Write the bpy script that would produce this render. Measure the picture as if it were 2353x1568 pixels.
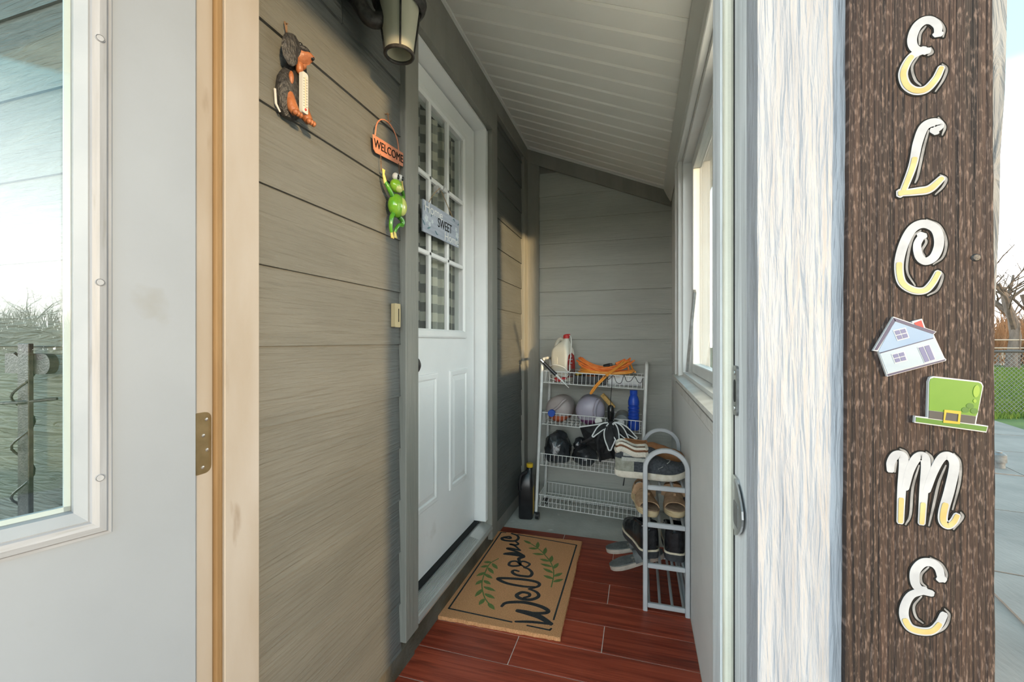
import bpy, bmesh, math, random
from mathutils import Vector, Matrix, noise
random.seed(7)
R = math.radians
for o in list(bpy.data.objects):
    bpy.data.objects.remove(o, do_unlink=True)
scene = bpy.context.scene
COL = scene.collection

# ------------------------------------------------------------ camera
cam_d = bpy.data.cameras.new('camera')
cam = bpy.data.objects.new('camera', cam_d)
COL.objects.link(cam)
cam_d.sensor_width = 36.0
cam_d.lens = 36.0 * 985.0 / 2353.0
cam_d.clip_start = 0.01
cam_d.clip_end = 500
cam.location = (0, 0, 1.16)
cam.rotation_euler = (R(90), 0, math.atan2(293.5, 985.0))
scene.camera = cam

# ------------------------------------------------------------ sky, sun, exposure
world = bpy.data.worlds.new('sky')
scene.world = world
world.use_nodes = True
wn = world.node_tree
wn.nodes.clear()
w_out = wn.nodes.new('ShaderNodeOutputWorld')
w_bg = wn.nodes.new('ShaderNodeBackground')
w_tc = wn.nodes.new('ShaderNodeTexCoord')
w_sx = wn.nodes.new('ShaderNodeSeparateXYZ')
w_rp = wn.nodes.new('ShaderNodeValToRGB')
wn.links.new(w_tc.outputs['Generated'], w_sx.inputs[0])
wn.links.new(w_sx.outputs['Z'], w_rp.inputs[0])
wn.links.new(w_rp.outputs[0], w_bg.inputs[0])
wn.links.new(w_bg.outputs[0], w_out.inputs[0])
els = w_rp.color_ramp.elements
els[0].position = 0.0
els[0].color = (1.0, 0.97, 0.92, 1)
els[1].position = 1.0
els[1].color = (0.06, 0.13, 0.20, 1)
e = els.new(0.14); e.color = (0.96, 0.97, 0.96, 1)
e = els.new(0.20); e.color = (0.78, 0.84, 0.86, 1)
e = els.new(0.40); e.color = (0.088, 0.20, 0.24, 1)
w_bg.inputs[1].default_value = 2.1
sun_d = bpy.data.lights.new('sun', 'SUN')
sun = bpy.data.objects.new('sun', sun_d)
COL.objects.link(sun)
sun_d.energy = 1.5
sun_d.color = (1.0, 0.70, 0.36)
sun_d.angle = R(2.5)
sun.location = (8, -6, 4)
sun.rotation_euler = Vector((-1.0, 0.80, -0.085)).to_track_quat('-Z', 'Y').to_euler()
scene.view_settings.view_transform = 'Standard'
scene.view_settings.look = 'None'
scene.view_settings.gamma = 1
scene.view_settings.use_curve_mapping = False
scene.view_settings.exposure = 2.1

# ------------------------------------------------------------ materials
MATS = {}
def mat(name, col, col2=None, sc=(6, 6, 6), rough=0.6, metal=0.0, bump=0.0, bsc=None, det=5.0,
        lo=0.35, hi=0.65, spec=0.5, trans=0.0, alpha=1.0, coat=0.0, rnd=0.0, dist=0.0, ior=1.45, sub=0.0,
        col3=None, sc3=(2, 2, 2), lo3=0.55, hi3=0.75):
    m = bpy.data.materials.new(name)
    m.use_nodes = True
    nt = m.node_tree
    b = nt.nodes['Principled BSDF']
    b.inputs['Roughness'].default_value = rough
    b.inputs['Metallic'].default_value = metal
    b.inputs['Specular IOR Level'].default_value = spec
    b.inputs['Transmission Weight'].default_value = trans
    b.inputs['Alpha'].default_value = alpha
    b.inputs['Coat Weight'].default_value = coat
    b.inputs['IOR'].default_value = ior
    b.inputs['Base Color'].default_value = (*col, 1)
    tc = nt.nodes.new('ShaderNodeTexCoord')
    def nz(scale, detail=det):
        mp = nt.nodes.new('ShaderNodeMapping')
        mp.inputs['Scale'].default_value = scale
        nt.links.new(tc.outputs['Object'], mp.inputs[0])
        n = nt.nodes.new('ShaderNodeTexNoise')
        n.inputs['Scale'].default_value = 1.0
        n.inputs['Detail'].default_value = detail
        n.inputs['Distortion'].default_value = dist
        nt.links.new(mp.outputs[0], n.inputs[0])
        return n
    src = None
    if col2 is not None:
        n = nz(sc)
        rp = nt.nodes.new('ShaderNodeValToRGB')
        rp.color_ramp.elements[0].position = lo
        rp.color_ramp.elements[1].position = hi
        rp.color_ramp.elements[0].color = (*col, 1)
        rp.color_ramp.elements[1].color = (*col2, 1)
        nt.links.new(n.outputs[0], rp.inputs[0])
        src = rp.outputs[0]
        if col3 is not None:
            n3 = nz(sc3)
            r3 = nt.nodes.new('ShaderNodeValToRGB')
            r3.color_ramp.elements[0].position = lo3
            r3.color_ramp.elements[1].position = hi3
            nt.links.new(n3.outputs[0], r3.inputs[0])
            mx3 = nt.nodes.new('ShaderNodeMix'); mx3.data_type = 'RGBA'
            nt.links.new(r3.outputs[0], mx3.inputs['Factor'])
            nt.links.new(src, mx3.inputs['A'])
            mx3.inputs['B'].default_value = (*col3, 1)
            src = mx3.outputs['Result']
        if rnd > 0:
            oi = nt.nodes.new('ShaderNodeObjectInfo')
            hs = nt.nodes.new('ShaderNodeHueSaturation')
            mr = nt.nodes.new('ShaderNodeMapRange')
            mr.inputs['To Min'].default_value = 1 - rnd
            mr.inputs['To Max'].default_value = 1 + rnd
            nt.links.new(oi.outputs['Random'], mr.inputs[0])
            nt.links.new(mr.outputs[0], hs.inputs['Value'])
            nt.links.new(src, hs.inputs['Color'])
            src = hs.outputs[0]
        nt.links.new(src, b.inputs['Base Color'])
    if bump > 0:
        nb = nz(bsc or sc)
        bp = nt.nodes.new('ShaderNodeBump')
        bp.inputs['Strength'].default_value = bump
        bp.inputs['Distance'].default_value = 0.01
        nt.links.new(nb.outputs[0], bp.inputs['Height'])
        nt.links.new(bp.outputs[0], b.inputs['Normal'])
    MATS[name] = m
    return m

mat('siding_y', (0.1026, 0.1062, 0.0995), (0.1228, 0.1264, 0.1188), (9, 2, 9), .62, bump=.75, bsc=(30, 6, 110), dist=.5)  # same paint as the back wall, darkened to offset strong doorway light
mat('siding_x', (.36, .365, .33), (.41, .415, .375), (2, 9, 9), .62, bump=.4, bsc=(5, 30, 110), dist=.4)  # left wall's paint again, lightened to make up for the dim far end
mat('siding_out', (0.0773, 0.0840, 0.0638), (0.1075, 0.1142, 0.0874), (3, 9, 12), .62, bump=.9, bsc=(9, 30, 80), dist=1.6)
mat('grey_trim', (0.2134, 0.2109, 0.1847), (0.2514, 0.2427, 0.2138), (12, 12, 3), .6, bump=.3, bsc=(70, 70, 5))
mat('foundation', (.060, .050, .032), (.115, .104, .080), (9, 9, 9), .85, bump=.5, bsc=(60, 60, 60), col3=(.085, .05, .018), sc3=(5, 5, 12))
mat('white_paint', (.78, .79, .78), (.84, .845, .83), (4, 4, 4), .42, bump=.04, bsc=(30, 30, 30))
mat('door_white', (.78, .79, .78), (.84, .845, .835), (3, 3, 3), .38, bump=.03, bsc=(20, 20, 20), col3=(.58, .56, .51), sc3=(5, 5, 5), lo3=.66, hi3=.86)
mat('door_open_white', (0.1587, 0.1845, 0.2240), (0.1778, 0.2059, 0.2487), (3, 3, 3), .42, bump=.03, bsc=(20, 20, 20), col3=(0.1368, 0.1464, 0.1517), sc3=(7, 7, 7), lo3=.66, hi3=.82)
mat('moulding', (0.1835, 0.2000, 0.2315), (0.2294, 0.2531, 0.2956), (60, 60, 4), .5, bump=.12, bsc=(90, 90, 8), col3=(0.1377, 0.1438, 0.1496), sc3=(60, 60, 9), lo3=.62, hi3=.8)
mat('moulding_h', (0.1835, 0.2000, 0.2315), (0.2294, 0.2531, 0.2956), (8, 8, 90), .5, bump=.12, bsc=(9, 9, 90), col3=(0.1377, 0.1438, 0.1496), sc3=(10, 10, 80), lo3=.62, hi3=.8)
mat('jamb_primer', (0.2439, 0.2206, 0.1966), (0.2957, 0.2864, 0.2840), (7, 7, 2), .6, bump=.06, bsc=(30, 30, 6), col3=(0.1774, 0.1471, 0.1224), sc3=(20, 20, 5), lo3=.64, hi3=.78)
mat('foam_tan', (0.1546, 0.0974, 0.0454), (0.1949, 0.1310, 0.0672), (20, 20, 3), .7, bump=.15, bsc=(80, 80, 20))
mat('foam_cream', (.58, .55, .45), (.66, .63, .53), (20, 20, 4), .65, bump=.3, bsc=(20, 20, 40))
mat('jamb_grey', (.44, .45, .46), (.60, .61, .62), (40, 40, 3), .55, bump=.25, bsc=(90, 90, 6), col3=(.20, .20, .20), sc3=(90, 90, 4), lo3=.64, hi3=.72)
mat('dark_gap', (.012, .012, .012), rough=.9)
mat('board_white', (0.2621, 0.2659, 0.2910), (0.3237, 0.3276, 0.3517), (60, 20, 6), .5, bump=.65, bsc=(170, 40, 13), dist=.35, col3=(0.2312, 0.2004, 0.1455), sc3=(24, 10, 10), lo3=.68, hi3=.84)
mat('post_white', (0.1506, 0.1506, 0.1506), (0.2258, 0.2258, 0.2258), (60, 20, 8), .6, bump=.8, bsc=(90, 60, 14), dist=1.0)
mat('barn_board', (0.0120, 0.0056, 0.0035), (0.0399, 0.0197, 0.0129), (230, 20, 3.5), .75, bump=.8, bsc=(260, 20, 5), dist=.25, col3=(0.1330, 0.0890, 0.0722), sc3=(640, 30, 120), lo3=.53, hi3=.70)
mat('letter_white', (.275, .28, .30), (.335, .34, .36), (60, 60, 60), .6)
mat('letter_yellow', (0.3360, 0.2419, 0.0806), (0.3898, 0.3158, 0.1478), (50, 50, 50), .6)
mat('letter_black', (.005, .0045, .004), (.012, .011, .010), (80, 80, 80), .8, spec=.2)
mat('letter_grey', (0.1210, 0.1142, 0.1142), (0.2150, 0.2083, 0.2083), (90, 90, 90), .7)
mat('ceiling_vinyl', (.80, .785, .72), (.84, .825, .76), (2, 3, 2), .45, bump=.02)
mat('ceiling_trim', (.66, .66, .62), rough=.45)
mat('panel_grey', (.72, .73, .715), (.80, .805, .79), (2, 2, 3), .55, bump=.05, bsc=(12, 12, 6), col3=(.40, .37, .30), sc3=(3, 3, 2), lo3=.62, hi3=.85)
mat('window_white', (.70, .70, .68), (.76, .76, .74), (6, 6, 6), .4)
mat('dirty_white', (.60, .59, .55), (.72, .71, .68), (5, 14, 30), .5, col3=(.36, .30, .2), sc3=(6, 18, 30), lo3=.66, hi3=.8)
mat('tile_wood', (.235, .033, .016), (.42, .078, .038), (2.2, 60, 20), .38, bump=.10, bsc=(5, 120, 20), dist=.8, rnd=.16, col3=(.11, .020, .012), sc3=(3, 26, 9), lo3=.55, hi3=.80, spec=.45)
mat('grout', (.74, .64, .55), (.84, .75, .66), (30, 30, 30), .9, bump=.2, bsc=(150, 150, 150))
mat('concrete', (.50, .495, .45), (.62, .61, .56), (5, 5, 5), .75, bump=.18, bsc=(50, 50, 50), col3=(.80, .79, .74), sc3=(16, 16, 16), lo3=.64, hi3=.78)
mat('patio', (0.1834, 0.1396, 0.1111), (0.2428, 0.1859, 0.1489), (3, 3, 3), .85, bump=.4, bsc=(45, 14, 40), col3=(0.1487, 0.1139, 0.0907), sc3=(1.2, 1.2, 1), lo3=.5, hi3=.8)
mat('aluminium', (.52, .52, .50), (.62, .62, .60), (30, 5, 30), .38, metal=.6)
mat('sill_worn', (.36, .36, .33), (.46, .46, .43), (12, 3, 12), .55, metal=.3)
mat('black_metal', (.018, .016, .015), (.05, .045, .042), (70, 70, 70), .42, bump=.15, bsc=(260, 260, 260))
mat('bronze', (.20, .15, .08), (.27, .21, .12), (30, 30, 30), .42, metal=.8)
mat('steel', (.42, .41, .40), (.60, .60, .60), (25, 25, 25), .3, metal=.9)
mat('steel_dark', (.16, .16, .16), (.30, .30, .30), (40, 40, 40), .4, metal=.8)
mat('frosted', (.66, .64, .50), (.72, .69, .54), (7, 7, 7), .35, spec=.4, trans=.35)
mat('bulb', (.85, .83, .78), rough=.2)
def thin_glass(name, tint, ior):
    m = bpy.data.materials.new(name); m.use_nodes = True
    nt = m.node_tree; nt.nodes.clear()
    out = nt.nodes.new('ShaderNodeOutputMaterial')
    mx = nt.nodes.new('ShaderNodeMixShader')
    tr = nt.nodes.new('ShaderNodeBsdfTransparent'); tr.inputs[0].default_value = (*tint, 1)
    gl = nt.nodes.new('ShaderNodeBsdfGlossy'); gl.inputs['Roughness'].default_value = 0.0
    lw = nt.nodes.new('ShaderNodeLayerWeight')            # Schlick reflectance, same from both sides
    pw = nt.nodes.new('ShaderNodeMath'); pw.operation = 'POWER'; pw.inputs[1].default_value = 5.0
    fr = nt.nodes.new('ShaderNodeMath'); fr.operation = 'MULTIPLY_ADD'
    f0 = ((ior - 1) / (ior + 1)) ** 2
    fr.inputs[1].default_value = 1 - f0; fr.inputs[2].default_value = f0
    nt.links.new(lw.outputs['Facing'], pw.inputs[0]); nt.links.new(pw.outputs[0], fr.inputs[0])
    nt.links.new(fr.outputs[0], mx.inputs[0]); nt.links.new(tr.outputs[0], mx.inputs[1]); nt.links.new(gl.outputs[0], mx.inputs[2])
    nt.links.new(mx.outputs[0], out.inputs[0])
    MATS[name] = m
thin_glass('glass', (.97, .985, .98), 1.5)
thin_glass('glass_dark', (.94, .96, .95), 1.45)
mat('spacer', (.30, .36, .39), rough=.5)
mat('coir', (.80, .37, .155), (.97, .50, .235), (220, 220, 60), .95, bump=.9, bsc=(380, 380, 90))
mat('coir_edge', (.50, .27, .13), (.68, .40, .215), (260, 260, 90), .95, bump=1.0, bsc=(420, 420, 60))
mat('print_black', (.016, .016, .018), (.06, .058, .056), (350, 350, 90), .95, bump=.6, bsc=(380, 380, 90))
mat('print_green', (.13, .20, .045), (.21, .29, .085), (300, 300, 90), .95, bump=.6, bsc=(380, 380, 90))
mat('wire_white', (.74, .74, .72), (.82, .82, .80), (30, 30, 30), .35)
mat('rack_grey', (.44, .455, .475), (.50, .515, .535), (12, 12, 12), .5)
mat('rack_rod', (.42, .43, .44), rough=.4)
mat('black_plastic', (.012, .012, .013), (.022, .022, .024), (20, 20, 20), .3)
mat('bag_plastic', (.018, .02, .023), (.06, .065, .072), (9, 9, 9), .22, spec=.6, bump=.35, bsc=(28, 28, 28))
mat('black_cloth', (.012, .012, .013), (.026, .026, .028), (40, 40, 40), .65, bump=.2, bsc=(90, 90, 90))
mat('hem_white', (.80, .80, .80), rough=.6)
mat('jug_white', (.66, .63, .53), (.74, .71, .62), (4, 4, 4), .45, sub=.1)
mat('label_red', (.26, .025, .022), (.34, .035, .03), (30, 30, 30), .4)
mat('label_dark', (.05, .03, .03), (.2, .16, .14), (60, 60, 60), .4)
mat('label_pale', (.55, .52, .48), (.30, .27, .25), (80, 80, 200), .45)
mat('cap_red', (.50, .03, .03), rough=.35)
mat('hose_white', (.78, .77, .73), rough=.4)
mat('orange_cord', (.80, .17, .03), (.90, .27, .06), (30, 30, 30), .42)
mat('orange_cord_yellow', (.82, .30, .04), (.88, .40, .08), (30, 30, 30), .42)
mat('jug_pink', (.50, .42, .40), (.56, .48, .46), (8, 8, 8), .35, trans=.25, spec=.5)
mat('liquid_orange', (.52, .12, .05), (.58, .16, .08), (8, 8, 8), .35)
mat('jug_purple', (.42, .38, .47), (.50, .46, .55), (5, 5, 5), .32, trans=.2)
mat('liquid_purple', (.16, .05, .14), (.2, .07, .17), (8, 8, 8), .35)
mat('cap_blue', (.03, .09, .42), rough=.4)
mat('bottle_blue', (.012, .06, .42), (.02, .085, .52), (10, 10, 10), .35)
mat('bottle_grey', (.20, .22, .22), (.28, .30, .30), (10, 10, 10), .3, trans=.2)
mat('sponge', (.70, .42, .13), (.80, .52, .2), (60, 60, 60), .9, bump=.4, bsc=(140, 140, 140))
mat('yellow_plastic', (.72, .47, .03), rough=.4)
mat('frog_green', (.09, .33, .015), (.30, .50, .04), (22, 22, 22), .18, coat=.6, lo=.3, hi=.7)
mat('frog_dark', (.03, .17, .015), (.10, .33, .02), (26, 26, 26), .2, coat=.5)
mat('frog_belly', (.46, .56, .10), (.70, .66, .24), (18, 18, 18), .18, coat=.6)
mat('frog_yellow', (.62, .46, .10), (.70, .60, .22), (40, 40, 40), .35)
mat('salmon', (.42, .155, .085), (.48, .195, .11), (18, 18, 18), .5)
mat('eye_white', (.62, .61, .56), rough=.15)
mat('black_gloss', (.01, .01, .01), rough=.12)
mat('rust_wire', (.10, .055, .03), (.2, .12, .07), (60, 60, 60), .6, metal=.4)
mat('dog_black', (.010, .010, .011), (.034, .033, .033), (120, 120, 120), .42, bump=.5, bsc=(230, 230, 110))
mat('dog_tan', (.21, .068, .024), (.29, .105, .04), (50, 50, 50), .42, bump=.2, bsc=(120, 120, 120))
mat('thermo_white', (.44, .435, .41), rough=.4)
mat('thermo_tube', (.45, .36, .24), rough=.3)
mat('ivory', (.50, .40, .23), rough=.4)
mat('sign_blue', (.34, .385, .46), (.46, .50, .57), (6, 6, 70), .55)
mat('sign_text_white', (.78, .78, .75), rough=.6)
mat('sign_teal', (.06, .13, .17), (.14, .25, .28), (60, 60, 60), .6)
mat('sign_flower', (.62, .68, .70), rough=.6)
mat('twine', (.30, .20, .10), (.42, .30, .17), (90, 90, 90), .9)
mat('suction', (.62, .62, .60), rough=.2, trans=.3)
mat('bead_blue', (0.2100, 0.2352, 0.2688), (0.2436, 0.2688, 0.3024), (9, 9, 9), .4)
mat('curtain_check', (.5, .5, .5))
mat('room_dark', (.10, .095, .085), (.14, .13, .12), (2, 2, 2), .8)
mat('leather_black', (.010, .010, .011), (.022, .022, .025), (40, 40, 40), .25, bump=.15, bsc=(60, 60, 60))
mat('sole_black', (.03, .031, .034), (.055, .056, .06), (60, 60, 60), .7)
mat('welt', (.60, .52, .38), (.70, .62, .48), (60, 60, 60), .7)
mat('canvas_grey', (.15, .155, .16), (.22, .225, .23), (140, 140, 140), .85, bump=.5, bsc=(420, 420, 420))
mat('canvas_navy', (.035, .040, .048), (.075, .082, .092), (120, 120, 120), .85, bump=.5, bsc=(420, 420, 420))
mat('canvas_light', (.36, .36, .33), (.47, .47, .43), (120, 120, 120), .85, bump=.5, bsc=(420, 420, 420))
mat('suede_olive', (.22, .22, .18), (.31, .31, .26), (60, 60, 60), .9, bump=.3, bsc=(200, 200, 200))
mat('suede_brown', (.30, .125, .05), (.38, .17, .075), (30, 30, 30), .85, bump=.2, bsc=(160, 160, 160))
mat('knit_brown', (.15, .06, .03), (.22, .10, .05), (200, 200, 200), .9, bump=.5, bsc=(300, 300, 300))
mat('knit_cream', (.62, .56, .47), (.74, .69, .60), (200, 200, 200), .9, bump=.5, bsc=(300, 300, 300))
mat('sole_white', (.56, .50, .40), (.70, .65, .56), (40, 40, 40), .8)
mat('sole_cork', (.46, .33, .17), (.62, .50, .32), (20, 20, 160), .85)
mat('tan_suede', (.36, .22, .125), (.46, .30, .18), (50, 50, 50), .9, bump=.3, bsc=(200, 200, 200))
mat('tan_inner', (.20, .13, .085), (.28, .19, .13), (40, 40, 40), .9)
mat('sandal_grey', (.11, .115, .115), (.19, .195, .19), (30, 30, 30), .8, bump=.3, bsc=(90, 90, 90), col3=(.42, .38, .31), sc3=(22, 22, 22), lo3=.62, hi3=.76)
mat('sandal_edge', (.36, .31, .26), (.48, .42, .36), (40, 40, 40), .8)
mat('house_blue', (0.1613, 0.2285, 0.3360), (0.2150, 0.2755, 0.3629), (20, 20, 20), .4)
mat('house_pale', (0.2419, 0.2890, 0.3360), (0.2822, 0.3226, 0.3629), (14, 14, 60), .4)
mat('house_purple', (0.0504, 0.0420, 0.0806), rough=.4)
mat('house_pane', (0.1142, 0.1109, 0.2016), rough=.35)
mat('cut_white', (0.3763, 0.3763, 0.3830), rough=.45)
mat('house_red', (0.3091, 0.0235, 0.0202), rough=.4)
mat('hat_green', (0.0739, 0.1613, 0.0092), (0.0907, 0.1848, 0.0118), (25, 25, 25), .4)
mat('hat_brim', (0.0470, 0.1176, 0.0109), (0.0571, 0.1310, 0.0118), (30, 30, 30), .4)
mat('hat_light', (0.1613, 0.2554, 0.0235), rough=.4)
mat('hat_band', (0.0269, 0.0269, 0.0286), (0.0470, 0.0420, 0.0403), (20, 20, 20), .45)
mat('hat_gold', (0.3091, 0.2150, 0.0118), (0.3494, 0.2621, 0.0235), (30, 30, 30), .4)
mat('hat_clover', (0.0403, 0.1075, 0.0109), rough=.4)
mat('lawn_green', (0.0508, 0.0821, 0.0050), (0.0970, 0.1256, 0.0101), (3, 3, 3), .9, bump=.8, bsc=(60, 60, 60), col3=(0.1386, 0.1111, 0.0202), sc3=(.8, .8, .8), lo3=.56, hi3=.75)
mat('grass_blade', (0.0601, 0.1111, 0.0061), (0.1201, 0.1594, 0.0126), (3, 3, 3), .8)
mat('bark', (.085, .060, .045), (.15, .11, .085), (6, 6, 2), .9, bump=.5, bsc=(20, 20, 5))
mat('twig', (.065, .045, .034), (.11, .078, .055), (4, 4, 4), .9)
mat('brush_orange', (.26, .12, .05), (.38, .20, .10), (2, 2, 2), .9)
mat('fence_black', (.03, .03, .032), rough=.5)
mat('fence_grey', (0.1428, 0.1428, 0.1386), rough=.5, metal=.3)
mat('shed_white', (0.3360, 0.2940, 0.2436), (0.3864, 0.3444, 0.2940), (2, 2, 2), .7)
mat('pipe_grey', (.10, .095, .09), (.17, .165, .155), (20, 20, 20), .55)

def checks(name, ca, cb, cc, sy, sz):
    m = MATS[name]
    nt = m.node_tree
    b = nt.nodes['Principled BSDF']
    tc = nt.nodes.new('ShaderNodeTexCoord')
    sx = nt.nodes.new('ShaderNodeSeparateXYZ')
    nt.links.new(tc.outputs['Object'], sx.inputs[0])
    def band(sock, s):
        mu = nt.nodes.new('ShaderNodeMath'); mu.operation = 'MULTIPLY'; mu.inputs[1].default_value = s
        fr = nt.nodes.new('ShaderNodeMath'); fr.operation = 'FRACT'
        gt = nt.nodes.new('ShaderNodeMath'); gt.operation = 'GREATER_THAN'; gt.inputs[1].default_value = .5
        nt.links.new(sock, mu.inputs[0]); nt.links.new(mu.outputs[0], fr.inputs[0]); nt.links.new(fr.outputs[0], gt.inputs[0])
        return gt.outputs[0]
    a = band(sx.outputs['Y'], sy); c = band(sx.outputs['Z'], sz)
    ad = nt.nodes.new('ShaderNodeMath'); ad.operation = 'ADD'
    nt.links.new(a, ad.inputs[0]); nt.links.new(c, ad.inputs[1])
    dv = nt.nodes.new('ShaderNodeMath'); dv.operation = 'DIVIDE'; dv.inputs[1].default_value = 2.0
    nt.links.new(ad.outputs[0], dv.inputs[0])
    rp = nt.nodes.new('ShaderNodeValToRGB')
    rp.color_ramp.interpolation = 'CONSTANT'
    rp.color_ramp.elements[0].color = (*ca, 1)
    rp.color_ramp.elements[1].position = .8; rp.color_ramp.elements[1].color = (*cc, 1)
    k = rp.color_ramp.elements.new(.3); k.color = (*cb, 1)
    nt.links.new(dv.outputs[0], rp.inputs[0])
    nt.links.new(rp.outputs[0], b.inputs['Base Color'])
checks('curtain_check', (.62, .58, .48), (.32, .31, .27), (.08, .078, .075), 15.0, 12.0)
m = bpy.data.materials.new('sun_diffuser'); m.use_nodes = True  # translucent sheet added to scatter direct sun away from the house door
nt = m.node_tree; nt.nodes.clear()
o_ = nt.nodes.new('ShaderNodeOutputMaterial'); t_ = nt.nodes.new('ShaderNodeBsdfTranslucent')
t_.inputs[0].default_value = (.88, .89, .88, 1); nt.links.new(t_.outputs[0], o_.inputs[0])
MATS['sun_diffuser'] = m

# ------------------------------------------------------------ mesh helpers
def V(*a): return Vector(a)

class MB:
    def __init__(s):
        s.bm = bmesh.new()
    def box(s, x0, x1, y0, y1, z0, z1, bev=0.0, seg=1):
        vs = [s.bm.verts.new((x, y, z)) for x in (x0, x1) for y in (y0, y1) for z in (z0, z1)]
        fs = [(0, 1, 3, 2), (4, 6, 7, 5), (0, 4, 5, 1), (2, 3, 7, 6), (0, 2, 6, 4), (1, 5, 7, 3)]
        fl = [s.bm.faces.new([vs[i] for i in f]) for f in fs]
        if bev > 0:
            ed = list({e for f in fl for e in f.edges})
            bmesh.ops.bevel(s.bm, geom=ed, offset=bev, segments=seg, affect='EDGES', profile=.5)
        return s
    def prism(s, poly, axis, a, b):
        def p(u, v, w):
            return (w, u, v) if axis == 'x' else ((u, w, v) if axis == 'y' else (u, v, w))
        lo = [s.bm.verts.new(p(u, v, a)) for u, v in poly]
        hi = [s.bm.verts.new(p(u, v, b)) for u, v in poly]
        n = len(poly)
        s.bm.faces.new(lo); s.bm.faces.new(hi[::-1])
        for i in range(n):
            s.bm.faces.new((lo[i], hi[i], hi[(i + 1) % n], lo[(i + 1) % n]))
        return s
    def loft(s, rings, closed=True, cap=True):
        vr = [[s.bm.verts.new(p) for p in r] for r in rings]
        for a, b in zip(vr[:-1], vr[1:]):
            n = len(a)
            for i in range(n if closed else n - 1):
                j = (i + 1) % n
                s.bm.faces.new((a[i], a[j], b[j], b[i]))
        if cap and closed:
            s.bm.faces.new(vr[0][::-1]); s.bm.faces.new(vr[-1])
        return s
    def tube(s, pts, r, seg=8, closed=False, flat=None):
        pts = [Vector(p) for p in pts]
        n = len(pts)
        rs = r if isinstance(r, (list, tuple)) else [r] * n
        rings = []
        up = None
        for i in range(n):
            if closed:
                t = pts[(i + 1) % n] - pts[i - 1]
            else:
                t = pts[min(i + 1, n - 1)] - pts[max(i - 1, 0)]
            if t.length < 1e-9: t = Vector((0, 0, 1))
            t.normalize()
            if up is None:
                up = Vector((0, 0, 1)) if abs(t.z) < .9 else Vector((0, 1, 0))
            u = up - t * up.dot(t)
            if u.length < 1e-6:
                u = t.orthogonal()
            u.normalize(); up = u
            w = t.cross(u)
            fu, fw = flat or (1, 1)
            rings.append([pts[i] + (u * math.cos(2 * math.pi * k / seg) * fu + w * math.sin(2 * math.pi * k / seg) * fw) * rs[i] for k in range(seg)])
        if closed:
            rings.append(rings[0])
            s.loft(rings, True, False)
            bmesh.ops.remove_doubles(s.bm, verts=s.bm.verts, dist=1e-6)
        else:
            s.loft(rings, True, True)
        return s
    def lathe(s, prof, c=(0, 0, 0), seg=24, axis='z'):
        rings = []
        for r, h in prof:
            ring = []
            for k in range(seg):
                a = 2 * math.pi * k / seg
                x, y = max(r, 1e-4) * math.cos(a), max(r, 1e-4) * math.sin(a)
                if axis == 'z': p = (c[0] + x, c[1] + y, c[2] + h)
                elif axis == 'y': p = (c[0] + x, c[1] + h, c[2] + y)
                else: p = (c[0] + h, c[1] + x, c[2] + y)
                ring.append(p)
            rings.append(ring)
        return s.loft(rings, True, True)
    def ball(s, c, r, seg=16, rings=10):
        if not isinstance(r, (tuple, list)): r = (r, r, r)
        pr = []
        for i in range(rings + 1):
            a = math.pi * i / rings
            pr.append([(c[0] + r[0] * max(math.sin(a), 1e-3) * math.cos(2 * math.pi * k / seg),
                        c[1] + r[1] * max(math.sin(a), 1e-3) * math.sin(2 * math.pi * k / seg),
                        c[2] - r[2] * math.cos(a)) for k in range(seg)])
        return s.loft(pr, True, True)
    def ribbon(s, pts, wid, fn, depth):
        """flat stroke; pts 2-D polyline, wid width or list, fn(u, v, w) -> 3-D"""
        n = len(pts)
        ws = wid if isinstance(wid, (list, tuple)) else [wid] * n
        P = [Vector((p[0], p[1])) for p in pts]
        L, Rr = [], []
        for i in range(n):
            t = P[min(i + 1, n - 1)] - P[max(i - 1, 0)]
            if t.length < 1e-9: t = Vector((1, 0))
            t.normalize()
            nn = Vector((-t.y, t.x))
            L.append(P[i] + nn * ws[i] / 2); Rr.append(P[i] - nn * ws[i] / 2)
        # round ends
        def cap(i, sgn):
            t = P[1] - P[0] if i == 0 else P[-1] - P[-2]
            t.normalize(); nn = Vector((-t.y, t.x)); t = t * sgn
            return [P[i] + (nn * math.cos(a) + t * math.sin(a)) * ws[i] / 2 for a in (R(20), R(55), R(90), R(125), R(160))]
        rows = []
        quad = list(zip(L, Rr))
        start = cap(0, -1); end = cap(-1, 1)
        rows.append((start[1], start[3])); rows.append((start[0], start[4]))
        rows += quad
        rows.append((end[0], end[4])); rows.append((end[1], end[3]))
        rr = []
        for a, b in rows:
            rr.append([fn(a.x, a.y, 0), fn(b.x, b.y, 0), fn(b.x, b.y, depth), fn(a.x, a.y, depth)])
        return s.loft(rr, True, True)
    def build(s, name, m, parent=None, smooth=False, ang=35, matrix=None):
        bmesh.ops.recalc_face_normals(s.bm, faces=s.bm.faces)
        me = bpy.data.meshes.new(name)
        s.bm.to_mesh(me); s.bm.free()
        if matrix is not None: me.transform(matrix)
        me.materials.append(MATS[m])
        if smooth:
            me.polygons.foreach_set('use_smooth', [True] * len(me.polygons))
            me.set_sharp_from_angle(angle=R(ang))
        o = bpy.data.objects.new(name, me)
        COL.objects.link(o)
        if parent is not None: o.parent = parent
        return o

def mesh_obj(name, me, m, parent=None):
    o = bpy.data.objects.new(name, me)
    if m and not me.materials: me.materials.append(MATS[m])
    COL.objects.link(o)
    if parent is not None: o.parent = parent
    return o

def thing(name, label, cat, loc=(0, 0, 0), rot=(0, 0, 0), group=None, kind=None):
    o = bpy.data.objects.new(name, None)
    o.empty_display_size = .05
    COL.objects.link(o)
    o.location = loc; o.rotation_euler = rot
    return tag(o, label, cat, group, kind)

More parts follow.
